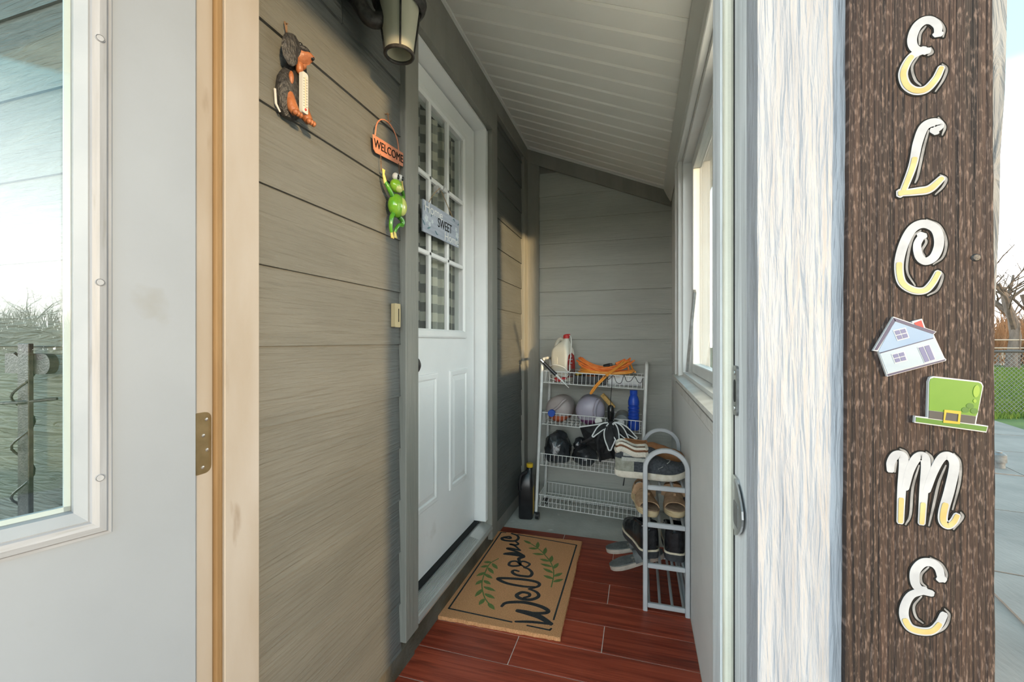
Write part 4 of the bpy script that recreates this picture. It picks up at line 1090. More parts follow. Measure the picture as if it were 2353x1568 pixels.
# ============================================================ WIRE CART
CT = R(2.45)
cart = thing('wire_cart', 'white four-tier wire cart on casters standing against the back wall', 'cart', (-.655, 2.735, .045), (0, CT, 0))
CW, CD = .655, .268
def side_frame(x):
    pts = [(x, 0, -.005), (x, 0, .955)]
    for i in range(1, 7): pts.append((x, .045 * (1 - math.cos(R(15 * i))), .955 + .045 * math.sin(R(15 * i))))
    for i in range(0, 7): pts.append((x, CD - .045 + .045 * math.sin(R(15 * i)), 1.0 - .045 * (1 - math.cos(R(15 * i)))))
    pts += [(x, CD, .955), (x, CD, -.005)]
    return pts
MB().tube(side_frame(.005), .0095, 10).build('side_frame', 'wire_white', cart, smooth=True)
MB().tube(side_frame(CW), .0095, 10).build('side_frame', 'wire_white', cart, smooth=True)
SHELF = (.112, .382, .651, .922)          # rim heights (local z)
for zi, zr in enumerate(SHELF):
    b = MB(); zb = zr - .076
    x0, x1, y0, y1 = .018, CW - .013, .004, CD - .004
    for z, r in ((zr, .0028), (zb, .0026)):
        b.tube([(x0, y0, z), (x1, y0, z), (x1, y1, z), (x0, y1, z)], r, 6, closed=True)
    n = 24
    rim = b.build('shelf_rim', 'wire_white', cart)
    b = MB()
    for i in range(n):
        x = x0 + (x1 - x0) * (i + .5) / n
        b.tube([(x, y0, zr), (x, y0, zb), (x, y1, zb), (x, y1, zr)], .0016, 5)
    for i in range(8):
        y = y0 + (y1 - y0) * (i + .5) / 8
        b.tube([(x0, y, zr), (x0, y, zb)], .0016, 5); b.tube([(x1, y, zr), (x1, y, zb)], .0016, 5)
    b.tube([(x0, y0 + .09, zb - .002), (x1, y0 + .09, zb - .002)], .0022, 5); b.tube([(x0, y0 + .18, zb - .002), (x1, y0 + .18, zb - .002)], .0022, 5)
    b.build('shelf_wires', 'wire_white', rim)
for y in (0, CD):
    for x in (.005, CW):
        cz = -.022
        b = MB(); b.tube([(x - .010 + .012, y - .012, cz), (x + .012 + .012, y - .012, cz)], .0225, 18)
        cs = b.build('caster', 'black_plastic', cart, smooth=True)
        b = MB(); b.tube([(x, y, .012), (x, y, -.006)], .008, 8); b.box(x - .012, x + .010, y - .014, y + .008, -.012, -.001, .003)
        b.build('caster_fork', 'black_plastic', cs)

cart_m = Matrix.Translation(Vector((-.655, 2.735, .045))) @ Matrix.Rotation(CT, 4, 'Y')
def cp(x, y, z): return cart_m @ Vector((x, y, z))
def shelf_pt(i, x, y): return cp(x, y, SHELF[i] - .072)

# ---- top shelf: white jug with red cap
p = shelf_pt(3, .118, .150)
jug = thing('plastic_jug', 'tall white plastic jug with red cap and label on the cart top', 'jug', p, (0, 0, R(-28)))
def rsec(w, d, z, r, cx=0, n=5):
    pts = []
    for sx, sy, a0 in ((1, 1, 0), (-1, 1, 90), (-1, -1, 180), (1, -1, 270)):
        for i in range(n + 1):
            a = R(a0 + 90 * i / n)
            pts.append((cx + sx * (w / 2 - r) + r * math.cos(a), sy * (d / 2 - r) + r * math.sin(a), z))
    return pts
b = MB()
b.loft([rsec(.130, .088, .003, .018), rsec(.140, .096, .012, .022), rsec(.142, .098, .19, .024), rsec(.134, .092, .215, .026), rsec(.105, .076, .238, .026, .004), rsec(.062, .055, .262, .022, .022), rsec(.040, .040, .276, .019, .030), rsec(.034, .034, .288, .0165, .031)])
b.build('jug_body', 'jug_white', jug, smooth=True)
b = MB(); b.tube(smooth_path([(.020, 0, .272), (-.012, 0, .284), (-.040, 0, .270), (-.054, 0, .240), (-.056, 0, .205)], 5), .0135, 10)
b.build('jug_handle', 'jug_white', jug, smooth=True)
b = MB(); b.lathe([(.001, .288), (.021, .288), (.021, .308), (.012, .316), (.001, .317)], (.031, 0, 0), 18); b.box(.031, .060, -.008, .008, .300, .318, .003)
b.build('jug_cap', 'cap_red', jug, smooth=True)
b = MB(); b.tube(smooth_path([(.058, 0, .309), (.078, -.01, .290), (.086, -.02, .22), (.082, -.03, .12), (.090, -.05, .07), (.06, -.075, .10), (.0, -.09, .112), (-.04, -.085, .10)], 8), .0032, 8)
b.build('spray_hose', 'hose_white', jug, smooth=True)
b = MB(); b.loft([[(.0715 + dx, y, z) for y, z in ((-.040, .03), (.040, .03), (.040, .13), (.030, .175), (0, .195), (-.030, .175), (-.040, .13))] for dx in (0, .0012)])
lb = b.build('jug_label', 'label_red', jug)
MB().box(.0727, .0734, -.034, .034, .035, .085).build('label_panel', 'label_dark', lb)
MB().box(.0734, .0739, -.030, -.004, .075, .112).build('label_panel', 'label_pale', lb)
for z, w, h in ((.168, .014, .012), (.148, .030, .008), (.124, .022, .008)):
    MB().box(.0727, .0736, -w, w * .4, z - h / 2, z + h / 2).build('label_mark', 'cut_white', lb)
MB().prism(rrect(-.036, -.008, .115, .165, .006), 'y', -.0502, -.0480).build('jug_boss', 'jug_white', jug)

# ---- orange extension cord
ec = thing('extension_cord', 'coiled orange extension cord heaped on the cart top', 'cord', shelf_pt(3, .40, .13))
rc = random.Random(8)
def coil(n, ax, ay, cx, cz, zs, seed, tilt=0, hump=.05):
    r_ = random.Random(seed); pts = []
    for l in range(n):
        a_x = ax * r_.uniform(.82, 1.06); a_y = ay * r_.uniform(.7, 1.1); oz = zs * l + r_.uniform(0, .010); ph = r_.uniform(-.25, .25)
        lift = r_.uniform(.008, hump); lift2 = r_.uniform(.005, hump * .8)
        for k in range(16):
            a = 2 * math.pi * k / 16 + ph
            x = a_x * math.cos(a); y = a_y * math.sin(a)
            z = cz + oz + lift * max(0, -math.cos(a)) ** 2 + lift2 * max(0, math.cos(a)) ** 2
            pts.append((cx + x, y, z + tilt * x))
    return pts
b = MB(); b.tube(smooth_path(coil(5, .180, .060, .0, .078, .0060, 3, 0, .085), 2), .0054, 7)
b.build('cord_coil', 'orange_cord', ec, smooth=True)
b = MB(); b.tube(smooth_path(coil(4, .195, .085, .012, .066, .0040, 12, 0, .03), 2), .0054, 7)
b.build('cord_coil', 'orange_cord_yellow', ec, smooth=True)
for dx in (0, .012):
    b = MB(); b.tube(smooth_path([(-.12, .02, .12 + dx), (-.165 + dx, -.02, .135), (-.14, -.05, .115), (-.05, -.06, .085), (.04, -.07, .080), (.10, -.03, .12 + dx), (.155 - dx, .01, .150), (.13, .04, .12)], 6), .0050, 7)
    b.build('cord_loop', 'orange_cord', ec, smooth=True)
b = MB(); b.tube(smooth_path([(.12, -.02, .155), (.085, -.08, .120), (.02, -.132, .072), (-.045, -.150, .005), (-.075, -.150, -.040), (-.068, -.152, -.043), (-.030, -.150, .008), (.035, -.135, .075), (.10, -.08, .125), (.15, -.02, .150), (.175, .03, .10)], 7), .0052, 7)
b.build('cord_loop', 'orange_cord_yellow', ec, smooth=True)
b = MB(); b.tube([(-.005, -.02, .118), (.035, -.03, .128)], .012, 10); b.box(.032, .050, -.042, -.018, .119, .139, .003)
b.build('cord_plug', 'black_plastic', ec)
b = MB(); b.tube([(.07, -.02, .135), (.13, .0, .160)], [.008, .010], 10); b.build('cord_socket', 'orange_cord', ec)

# ---- caulking-gun-like tool
q = cp(.075, -.014, .925)
tool = thing('caulk_gun', 'black tube tool with a white pointed tip leaning out of the cart top', 'tool', q, (0, R(44), 0))
MB().tube([(-.090, 0, 0), (.035, 0, 0)], .0115, 12).build('tube_body', 'black_plastic', tool)
MB().tube([(-.104, 0, 0), (-.078, 0, 0)], .0125, 12).build('collar', 'steel', tool)
MB().tube([(.035, 0, 0), (.060, 0, 0), (.105, 0, 0), (.150, 0, 0)], [.009, .006, .0042, .0022], 10).build('nozzle', 'hose_white', tool)
b = MB(); b.box(.085, .090, -.001, .001, -.016, .012); b.build('trigger', 'hose_white', tool)
# ---- red sprayer head
rs = thing('spray_head', 'red plastic spray trigger lying behind the cart top rim', 'sprayer', shelf_pt(3, .115, .055))
b = MB(); b.box(-.035, .02, -.014, .014, .004, .030, .006, 2); b.box(.010, .045, -.010, .010, .018, .034, .004); b.build('spray_body', 'cap_red', rs)
MB().tube(smooth_path([(-.02, -.02, .012), (-.06, -.03, .03), (-.05, -.034, .055), (.0, -.034, .052), (.05, -.034, .040), (.06, -.03, .06), (.03, -.028, .066)], 6), .0022, 6).build('loose_line', 'hose_white', rs)
# ---- tool tray with clutter under the cord
tr = thing('parts_tray', 'dark shallow tray of small parts under the orange cord', 'tray', shelf_pt(3, .285, .13))
b = MB(); b.box(-.08, .13, -.10, .10, .002, .010, .002); b.box(-.08, .13, -.10, -.094, .010, .052); b.box(-.08, .13, .094, .10, .010, .052); b.box(-.08, -.074, -.094, .094, .010, .052); b.box(.124, .13, -.094, .094, .010, .052)
b.build('tray', 'black_plastic', tr)
for i, (x, y, L, a, m) in enumerate(((-.03, -.02, .05, .4, 'yellow_plastic'), (.02, .03, .07, -.3, 'orange_cord'), (.08, -.03, .05, 1.0, 'steel_dark'), (.10, .03, .06, .2, 'label_pale'), (-.06, .04, .04, .8, 'yellow_plastic'))):
    b = MB(); b.tube([(x - L / 2 * math.cos(a), y - L / 2 * math.sin(a), .030 + .006 * i), (x + L / 2 * math.cos(a), y + L / 2 * math.sin(a), .034 + .006 * i)], .010, 8)
    b.build('small_part', m, tr)
# ---- white roll
wr = thing('paper_roll', 'thick white paper roll lying at the right end of the cart top', 'roll', shelf_pt(3, .535, .10) + Vector((0, 0, .034)))
b = MB(); b.lathe([(.012, -.11), (.032, -.11), (.033, -.10), (.033, .095), (.030, .10), (.012, .10)], (0, 0, 0), 22, 'x')
b.build('roll', 'hem_white', wr, smooth=True)
# ---- black bungee cord looped through the rim
q = cp(.40, -.006, .925)
bc = thing('bungee_cord', 'thin black cord looped in waves over the cart top rim', 'cord', q)
pts = [(0, -.004, -.055)]
wave = [(0.0, -.022), (.012, -.006), (.030, -.030), (.060, -.004), (.078, -.045), (.105, -.048), (.118, -.012), (.125, -.002), (.140, -.036), (.165, -.030), (.185, -.002), (.205, -.034), (.222, -.040), (.232, -.015)]
b = MB(); b.tube(smooth_path([(x, -.006 - .004 * math.sin(i * 1.3), z - x * .03) for i, (x, z) in enumerate(wave)], 6), .0019, 6)
b.build('cord', 'black_plastic', bc, smooth=True)

# ---- second shelf: jugs lying on their sides, bottle, sponge
def lying_jug(name, label, x, y, rad, depth, m_up, m_lo, m_cap, cap_xz, rz, level):
    p = shelf_pt(2, x, y) + Vector((0, 0, rad + .004))
    t = thing(name, label, 'jug', p, (0, 0, rz))
    prof = [(.001, depth / 2), (rad * .85, depth / 2), (rad * .97, depth / 2 - .012), (rad, depth / 2 - .03), (rad, -depth / 2 + .05), (rad * .93, -depth / 2 + .025), (rad * .74, -depth / 2 + .008), (rad * .40, -depth / 2), (.001, -depth / 2 - .002)]
    bm_ = MB(); bm_.lathe(prof, (0, 0, 0), 32, 'y')
    lo_ = bmesh.new()
    geom = bm_.bm.copy()
    bmesh.ops.bisect_plane(bm_.bm, geom=bm_.bm.verts[:] + bm_.bm.edges[:] + bm_.bm.faces[:], plane_co=(0, 0, level), plane_no=(0, 0, 1), clear_inner=True)
    bm_.build('jug_body', m_up, t, smooth=True)
    b2 = MB(); b2.bm.free(); b2.bm = geom; lo_.free()
    bmesh.ops.bisect_plane(b2.bm, geom=b2.bm.verts[:] + b2.bm.edges[:] + b2.bm.faces[:], plane_co=(0, 0, level), plane_no=(0, 0, 1), clear_outer=True)
    b2.build('jug_contents', m_lo, t, smooth=True)
    cx, cz = cap_xz
    b = MB(); b.lathe([(.001, -depth / 2 - .040), (.022, -depth / 2 - .040), (.024, -depth / 2 - .036), (.024, -depth / 2 - .018), (.018, -depth / 2 - .016), (.018, -depth / 2 + .010)], (cx, 0, cz), 22, 'y')
    b.build('jug_cap', m_cap, t, smooth=True)
    b = MB(); b.tube(smooth_path([(cx * .6, -depth / 2 - .006, cz + .02), (cx * .2 + .02, -depth / 2 - .018, cz * .3 + .03), (.045, -depth / 2 - .010, rad * .70), (.055, -depth / 2 + .02, rad * .80)], 5), .0095, 8)
    b.build('jug_handle', m_up, t, smooth=True)
    return t
lying_jug('lying_jug', 'clear jug of orange liquid with blue cap lying on the second shelf', .118, .130, .086, .19, 'jug_pink', 'liquid_orange', 'cap_blue', (-.026, -.018), R(-5), -.040)
lying_jug('lying_jug', 'lilac tinted jug with white cap lying on the second shelf', .318, .135, .094, .20, 'jug_purple', 'liquid_purple', 'hose_white', (.055, -.052), R(4), -.056)
sp = thing('sponge', 'yellow orange sponge bar propped behind the lilac jug', 'sponge', shelf_pt(2, .425, .225) + Vector((0, 0, .148)), (0, R(48), 0))
MB().box(-.060, .060, -.02, .02, -.014, .014, .004, 2).build('sponge_bar', 'sponge', sp)
gb_ = thing('lying_bottle', 'smoky grey bottle with white ring neck lying on the second shelf', 'bottle', shelf_pt(2, .520, .13) + Vector((0, 0, .052)))
b = MB(); b.lathe([(.001, .10), (.040, .10), (.047, .09), (.047, -.05), (.040, -.075), (.018, -.092), (.016, -.10)], (0, 0, 0), 24, 'y'); b.build('bottle_body', 'bottle_grey', gb_, smooth=True)
b = MB(); b.lathe([(.010, -.115), (.018, -.115), (.018, -.0985), (.010, -.0985)], (0, 0, 0), 20, 'y'); b.build('bottle_neck_ring', 'hose_white', gb_, smooth=True)
bb_ = thing('blue_bottle', 'bright blue ribbed bottle standing at the right end of the second shelf', 'bottle', shelf_pt(2, .594, .080) + Vector((0, 0, .001)))
pr = [(.001, 0), (.030, 0), (.034, .006), (.034, .05)]
for i in range(5):
    z = .055 + i * .020
    pr += [(.0345, z), (.0345, z + .008), (.0305, z + .011), (.0305, z + .016)]
pr += [(.034, .158), (.034, .180), (.028, .205), (.022, .218), (.020, .222), (.021, .238), (.001, .239)]
b = MB(); b.lathe(pr, (0, 0, 0), 26); b.build('bottle_body', 'bottle_blue', bb_, smooth=True, ang=25)
b = MB(); b.lathe([(.0225, .222), (.0235, .224), (.0235, .250), (.001, .252)], (0, 0, 0), 20); b.build('bottle_cap', 'bottle_blue', bb_, smooth=True)

# ---- third shelf: plastic bags
def crumple(b, c, r, seed, sub=4, amp=.22, fr=9.0):
    s = bmesh.ops.create_icosphere(b.bm, subdivisions=sub, radius=1.0)
    for v in s['verts']:
        d = v.co.normalized()
        n1 = noise.noise(d * 1.7 + Vector((seed, 0, 0)))
        n2 = 1 - abs(noise.noise(d * 3.4 + Vector((0, seed * 2, 0)))) * 2
        n3 = 1 - abs(noise.noise(d * 7.5 + Vector((seed, seed, 0)))) * 2
        k = 1 + amp * n1 + amp * .45 * n2 * .6 + amp * .28 * n3 * .6
        z = d.z * k
        if z < -.82: z = -.82 + (z + .82) * .1
        v.co = Vector((c[0] + r[0] * d.x * k, c[1] + r[1] * d.y * k, c[2] + r[2] * z))
p = shelf_pt(1, .108, .125)
bg1 = thing('plastic_bag', 'large round shiny black plastic bag on the third shelf', 'bag', p)
b = MB(); crumple(b, (0, 0, .089), (.088, .095, .106), 3.1); b.build('bag', 'bag_plastic', bg1, smooth=True, ang=28)
p = shelf_pt(1, .292, .135)
bg2 = thing('plastic_bag', 'low slumped black plastic bag beside the round bag', 'bag', p)
b = MB(); crumple(b, (.0, 0, .060), (.076, .085, .072), 7.7); b.build('bag', 'bag_plastic', bg2, smooth=True, ang=28)
b = MB(); crumple(b, (-.030, .02, .125), (.042, .042, .046), 2.2, 3, .3); b.build('bag_top', 'bag_plastic', bg2, smooth=True, ang=28)

# ---- umbrella hanging by its strap
UX, UY, UZ = -.168, 2.655, .682
um = thing('umbrella', 'folded black umbrella with white trim hanging by its strap from the cart', 'umbrella', (UX, UY, UZ))
MB().tube(smooth_path([(.004, .052, .268), (.003, .045, .20), (-.002, .02, .12), (0, 0, .085)], 5), .0022, 6).build('strap', 'black_cloth', um)
b = MB(); b.lathe([(.001, -.005), (.013, -.003), (.020, .008), (.021, .045), (.020, .072), (.014, .086), (.004, .091), (.001, .091)], (0, 0, 0), 22)
b.build('handle', 'black_gloss', um, smooth=True)
b = MB(); b.lathe([(.001, -.030), (.020, -.030), (.024, -.022), (.024, -.008), (.016, -.003), (.001, -.003)], (0, 0, 0), 16)
b.build('runner_hub', 'black_plastic', um, smooth=True)
# fabric panels: (azimuth, reach, drop, width) ; each a folded leaf with white hem
def fabric_panel(tip, side, sag, wid, hem=True, hem_w=.0042):
    tip = Vector(tip); base = Vector((0, 0, -.018)) + Vector((tip.x, tip.y, 0)).normalized() * .016
    rows = []
    nn = 10
    sd = Vector(side).normalized()
    for i in range(nn + 1):
        t = i / nn
        c = base.lerp(tip, t) + Vector((0, 0, sag * math.sin(math.pi * t)))
        w = wid * math.sin(math.pi * min(.97, t ** .8 * .92 + .07)) + .004
        out = Vector((0, -1, 0)) * (.014 * math.sin(math.pi * t))
        rows.append([c - sd * w, c - sd * w * .5 + out * .8, c + out, c + sd * w * .5 + out * .8, c + sd * w])
    b = MB()
    b.loft([r + [p + Vector((0, .003, 0)) for p in r[::-1]] for r in rows])
    fp = b.build('canopy_panel', 'black_cloth', um, smooth=True, ang=50)
    if hem:
        loop = [r[0] + Vector((0, -.002, 0)) for r in rows] + [tip + Vector((0, -.004, -.002))] + [r[-1] + Vector((0, -.002, 0)) for r in rows[::-1]]
        MB().tube(smooth_path(loop, 2), hem_w, 6).build('hem', 'hem_white', fp, smooth=True)
fabric_panel((-.100, -.060, -.092), (.86, 0, -.5), .01, .014)
fabric_panel((.000, -.085, -.160), (1, 0, .05), .0, .032)
fabric_panel((.050, -.075, -.120), (.75, 0, .6), .006, .018)
fabric_panel((.105, -.045, -.105), (.6, 0, .7), .008, .018)
fabric_panel((.150, -.020, -.098), (.5, 0, .8), .010, .014)
# hanging canopy body: pleated lobes
def lobe(pts, r, sq=.5):
    q = smooth_path(pts, 5)
    rr = [r[0] + (r[1] - r[0]) * i / (len(q) - 1) for i in range(len(q))]
    MB().tube(q, rr, 12, flat=(1, sq)).build('canopy_fold', 'black_cloth', um, smooth=True)
b = MB()
outl = [(-.190, -.052), (-.02, -.010), (.0, -.008), (.03, -.008), (.165, -.105), (.120, -.125), (.07, -.135), (.055, -.18), (.040, -.255), (.010, -.232), (-.060, -.255), (-.085, -.195), (-.150, -.150), (-.175, -.095)]
fr = []; bk = []
ctr = Vector((-.01, -.12))
def swell(u, v, s):
    return s * (.045 + .012 * math.sin(u * 90) + .010 * math.sin(v * 70 + u * 40))
rings = []
for kf, dep in ((1.0, 0), (.86, .55), (.6, .85), (.3, 1.0), (.05, 1.02)):
    rings.append([(ctr.x + (u - ctr.x) * kf, .012 - swell(u * kf, v * kf, dep), ctr.y + (v - ctr.y) * kf) for u, v in outl])
rings_b = [[(ctr.x + (u - ctr.x) * kf, .012 + dep * .03, ctr.y + (v - ctr.y) * kf) for u, v in outl] for kf, dep in ((.05, 1), (.5, .9), (.86, .5))]
b.loft(rings_b + rings)
b.build('canopy', 'black_cloth', um, smooth=True, ang=25)
MB().tube([(-.188, -.002, -.053), (-.10, -.012, -.034), (-.015, -.018, -.012)], .0042, 6).build('hem', 'hem_white', um)
for x0, x1, z1 in ((-.115, -.165, -.140), (-.07, -.060, -.250), (.03, .042, -.250), (-.02, .012, -.225)):
    lobe([(x0 * .3, -.02, -.04), (x0, -.045, -.11), (x1, -.03, z1)], (.020, .006))
MB().tube(smooth_path([(.078, -.01, -.13), (.080, -.012, -.25), (.082, -.012, -.33), (.080, -.012, -.345), (.074, -.012, -.385)], 4), [.0018] * 9 + [.0022, .003, .004, .0055, .0065, .0068, .007, .007][:8], 6, flat=(1, .5)).build('closing_tab', 'black_cloth', um)

# ---- black motor oil jug on the floor
oj = thing('oil_jug', 'black plastic jug with yellow cap standing on the concrete beside the cart', 'jug', (-.722, 2.76, -.005), (0, 0, R(8)))
b = MB()
b.loft([rsec(.085, .11, .001, .014), rsec(.094, .118, .010, .018), rsec(.095, .12, .20, .02), rsec(.088, .112, .235, .022, .002), rsec(.066, .085, .275, .02, .010), rsec(.046, .060, .305, .018, .018), rsec(.040, .042, .318, .018, .022), rsec(.040, .042, .328, .018, .022)])
b.build('jug_body', 'black_plastic', oj, smooth=True)
b = MB(); b.lathe([(.001, .328), (.021, .328), (.0225, .332), (.0225, .350), (.019, .353), (.001, .353)], (.022, 0, 0), 22); b.build('jug_cap', 'yellow_plastic', oj, smooth=True)
MB().box(.0475, .0485, -.034, .034, .03, .20).build('jug_label', 'yellow_plastic', oj)
MB().tube(smooth_path([(.006, -.036, .305), (-.030, -.046, .285), (-.040, -.056, .23), (-.036, -.060, .19)], 5), .011, 10).build('jug_handle', 'black_plastic', oj, smooth=True)

# ============================================================ SHOE RACK
rk = thing('shoe_rack', 'narrow grey plastic shoe rack with arched ends against the right wall', 'shoe rack', (.108, 1.935, 0))
RH = .5 * .190
TIERS = (.035, .205, .380, .540)
def end_frame(y, wd):
    b = MB()
    path = [(-RH + .010, 0.0), (-RH + .010, .62)]
    cz = .612; rr = RH - .010
    prof_o, prof_i = [], []
    o = [(-RH, 0), (-RH, cz)] + [(-RH * math.cos(math.pi * i / 16), cz + RH * .95 * math.sin(math.pi * i / 16)) for i in range(1, 16)] + [(RH, cz), (RH, 0)]
    ri = RH - .020
    inn = [(-ri, 0), (-ri, cz)] + [(-ri * math.cos(math.pi * i / 16), cz + (RH * .95 - .020) * math.sin(math.pi * i / 16)) for i in range(1, 16)] + [(ri, cz), (ri, 0)]
    rings = []
    for (ox, oz), (ix, iz) in zip(o, inn):
        e = .004
        dx, dz = (ix - ox) , (iz - oz)
        rings.append([(ox + dx * .15, y, oz + dz * .15), (ox, y + e, oz), (ox, y + wd - e, oz), (ox + dx * .15, y + wd, oz + dz * .15), (ox + dx * .85, y + wd, oz + dz * .85), (ix, y + wd - e, iz), (ix, y + e, iz), (ox + dx * .85, y, oz + dz * .85)])
    b.loft(rings)
    ef = b.build('end_frame', 'rack_grey', rk, smooth=True, ang=40)
    for z in TIERS:
        MB().box(-ri - .001, ri + .001, y + .002, y + wd - .002, z - .020, z, .003).build('cross_bar', 'rack_grey', ef)
end_frame(-.008, .020); end_frame(.440, .012)
for z in TIERS:
    for x in (-.070, -.025, .025, .070):
        MB().tube([(x, .010, z + .001 - .007), (x, .442, z + .001 - .007)], .0062, 8).build('rod', 'rack_rod', rk, smooth=True)
    MB().tube([(RH - .012, .010, z - .012), (RH - .012, .442, z - .012)], .008, 6).build('side_rail', 'rack_grey', rk)
RKX, RKY = .108, 1.935

# ============================================================ SHOES
HWS = [(0, .30), (.02, .55), (.06, .72), (.14, .80), (.28, .78), (.42, .80), (.56, .92), (.68, 1.0), (.80, .97), (.89, .80), (.95, .58), (.985, .34), (1.0, .12)]
def hw_at(t):
    for (a, x), (c, y) in zip(HWS[:-1], HWS[1:]):
        if t <= c: return x + (y - x) * (t - a) / (c - a)
    return HWS[-1][1]
def make_shoe(root, L, Wd, sole, hprof, open_t, m_up, m_sole, m_in=None, spring=.012, stripe=None, platform=1.0):
    ts = [i / 26 for i in range(27)]
    ts[0] = .004; ts[-1] = .992
    sp_ = lambda t: spring * max(0, (t - .68) / .32) ** 2 + spring * .3 * max(0, (.12 - t) / .12) ** 2
    half = Wd / 2
    # sole
    rings = []
    b = MB()
    ring_lo, ring_mid, ring_hi = [], [], []
    outl = [(t, 1) for t in ts] + [(t, -1) for t in ts[::-1]]
    b.loft([[(t * L, s * half * hw_at(t) * k, z * 1.0 + sp_(t)) for t, s in outl] for k, z in ((.93, 0), (1.0, .004), (1.04 * platform, sole * .55), (1.02 * platform, sole))])
    so = b.build('sole', m_sole, root, smooth=True, ang=50)
    if stripe:
        b = MB(); b.loft([[(t * L + (t - .5) * .004, s * half * hw_at(t) * 1.05, z + sp_(t)) for t, s in outl] for z in (sole * .80, sole * 1.02)])
        b.build('welt', stripe, so, smooth=True, ang=50)
    def hh(t):
        for (a, x), (c, y) in zip(hprof[:-1], hprof[1:]):
            if t <= c:
                u = (t - a) / (c - a); u = u * u * (3 - 2 * u)
                return x + (y - x) * u
        return hprof[-1][1]
    rows = []
    for t in ts:
        w = half * hw_at(t) * .97; h = hh(t); z0 = sole * .92 + sp_(t)
        op = open_t[0] <= t <= open_t[1]
        if op:
            hf = [(w, 0), (w * 1.04, h * .35), (w * .98, h * .72), (w * .86, h), (w * .76, h * .99), (w * .70, .012), (0, .010)]
        else:
            hf = [(w, 0), (w * 1.05, h * .35), (w * .96, h * .68), (w * .78, h * .88), (w * .52, h * .97), (w * .26, h), (0, h * 1.005)]
        rows.append([(t * L, y, z0 + z) for y, z in hf] + [(t * L, -y, z0 + z) for y, z in hf[-2::-1]])
    b = MB(); b.loft(rows, closed=False, cap=False)
    for rr in (rows[0], rows[-1]):
        b.bm.faces.new([b.bm.verts.new(p) for p in rr])
    bmesh.ops.remove_doubles(b.bm, verts=b.bm.verts, dist=1e-5)
    up = b.build('upper', m_up, root, smooth=True, ang=65)
    # collar edge path
    col = []
    tt = [open_t[0] + (open_t[1] - open_t[0]) * i / 14 for i in range(15)]
    for t in tt: col.append((t * L, half * hw_at(t) * .80, sole * .92 + hh(t)))
    ring = [(x, y, z) for x, y, z in col] + [(x, -y, z) for x, y, z in col[::-1]]
    return up, ring, hh, half

# ---- grey and navy slip-on shoe, across the top tier
def shoe_root(name, label, loc, rot, group=None): return thing(name, label, 'shoe', loc, rot, group)
s1 = shoe_root('slip_on_shoe', 'grey and navy canvas slip-on with striped knit collar on the rack top', (-.112, 2.015, .551), (0, R(1), R(3)), 'shoes on the rack')
up, ring, hh, half = make_shoe(s1, .312, .108, .030, [(0, .075), (.08, .092), (.30, .070), (.46, .074), (.60, .066), (.78, .046), (.92, .034), (1, .016)], (.03, .44), 'canvas_navy', 'sole_white', spring=.022)
b = MB(); b.tube(smooth_path([(x, y * 1.06, z + .008) for x, y, z in ring], 2, closed=True), .0105, 8, closed=True, flat=(1.3, 1)); b.build('collar', 'knit_cream', s1, smooth=True)
b = MB(); b.tube(smooth_path([(x * 1.0, y * 1.02, z + .022) for x, y, z in ring], 2, closed=True), .0075, 8, closed=True); b.build('collar_band', 'knit_brown', s1, smooth=True)
b = MB(); b.tube(smooth_path([(x * 1.01, y * 1.0, z + .032) for x, y, z in ring], 2, closed=True), .0065, 8, closed=True); b.build('collar_band', 'knit_cream', s1, smooth=True)
def side_patch(root, t0, t1, zfun0, zfun1, m, off, name, L, half, n=8, both=True):
    for sgn in ((-1, 1) if both else (-1,)):
        rows = []
        for i in range(n + 1):
            t = t0 + (t1 - t0) * i / n
            w = half * hw_at(t) * .97
            z0, z1 = zfun0(t), zfun1(t)
            col = []
            for k in range(5):
                z = z0 + (z1 - z0) * k / 4
                bul = 1.04 - .10 * max(0, (z - .03) / .09) ** 1.5
                col.append((t * L, sgn * (w * bul + off), z))
            rows.append(col)
        b = MB(); b.loft([r + [(x, y - sgn * .004, z) for x, y, z in r[::-1]] for r in rows])
        b.build(name, m, root, smooth=True)
side_patch(s1, .01, .27, lambda t: .030, lambda t: .085 - .05 * max(0, t - .1), 'suede_olive', .0018, 'heel_counter', .312, half)
side_patch(s1, .10, .42, lambda t: .076, lambda t: .092, 'canvas_light', .0040, 'side_strap', .312, half)
side_patch(s1, .12, .46, lambda t: .098, lambda t: .112, 'canvas_light', .0032, 'side_strap', .312, half)
b = MB(); b.ball((.150, 0, .112), (.035, .040, .022), 16, 8); b.build('tongue', 'canvas_navy', s1, smooth=True)
me = text_mesh('dtb', .022, .001, lambda u, v, w: (.155 + u * .8, -.043 - w, .103 + v + u * .5))
mesh_obj('emblem', me, 'cut_white', s1)
b = MB(); b.tube(smooth_path([(.185, -.050, .052), (.215, -.044, .070), (.24, 0, .082), (.215, .044, .070), (.185, .050, .052)], 5), .0022, 6); b.build('vamp_seam', 'canvas_light', s1)
b = MB(); b.box(.004, .012, -.022, .022, .075, .108, .003); b.build('heel_patch', 'suede_brown', s1)

# ---- brown suede slip-on behind it
s2 = shoe_root('slip_on_shoe', 'plain brown suede slip-on behind the grey slip-on on the rack top', (-.095, 2.200, .551), (0, 0, R(0)), 'shoes on the rack')
up, ring, hh, half = make_shoe(s2, .300, .104, .028, [(0, .078), (.10, .088), (.36, .082), (.52, .088), (.66, .076), (.84, .056), (.94, .042), (1, .018)], (.05, .42), 'suede_brown', 'sole_black', spring=.016)
b = MB(); b.tube(smooth_path([(x, y, z + .002) for x, y, z in ring], 2, closed=True), .0045, 8, closed=True); b.build('collar', 'suede_brown', s2, smooth=True)

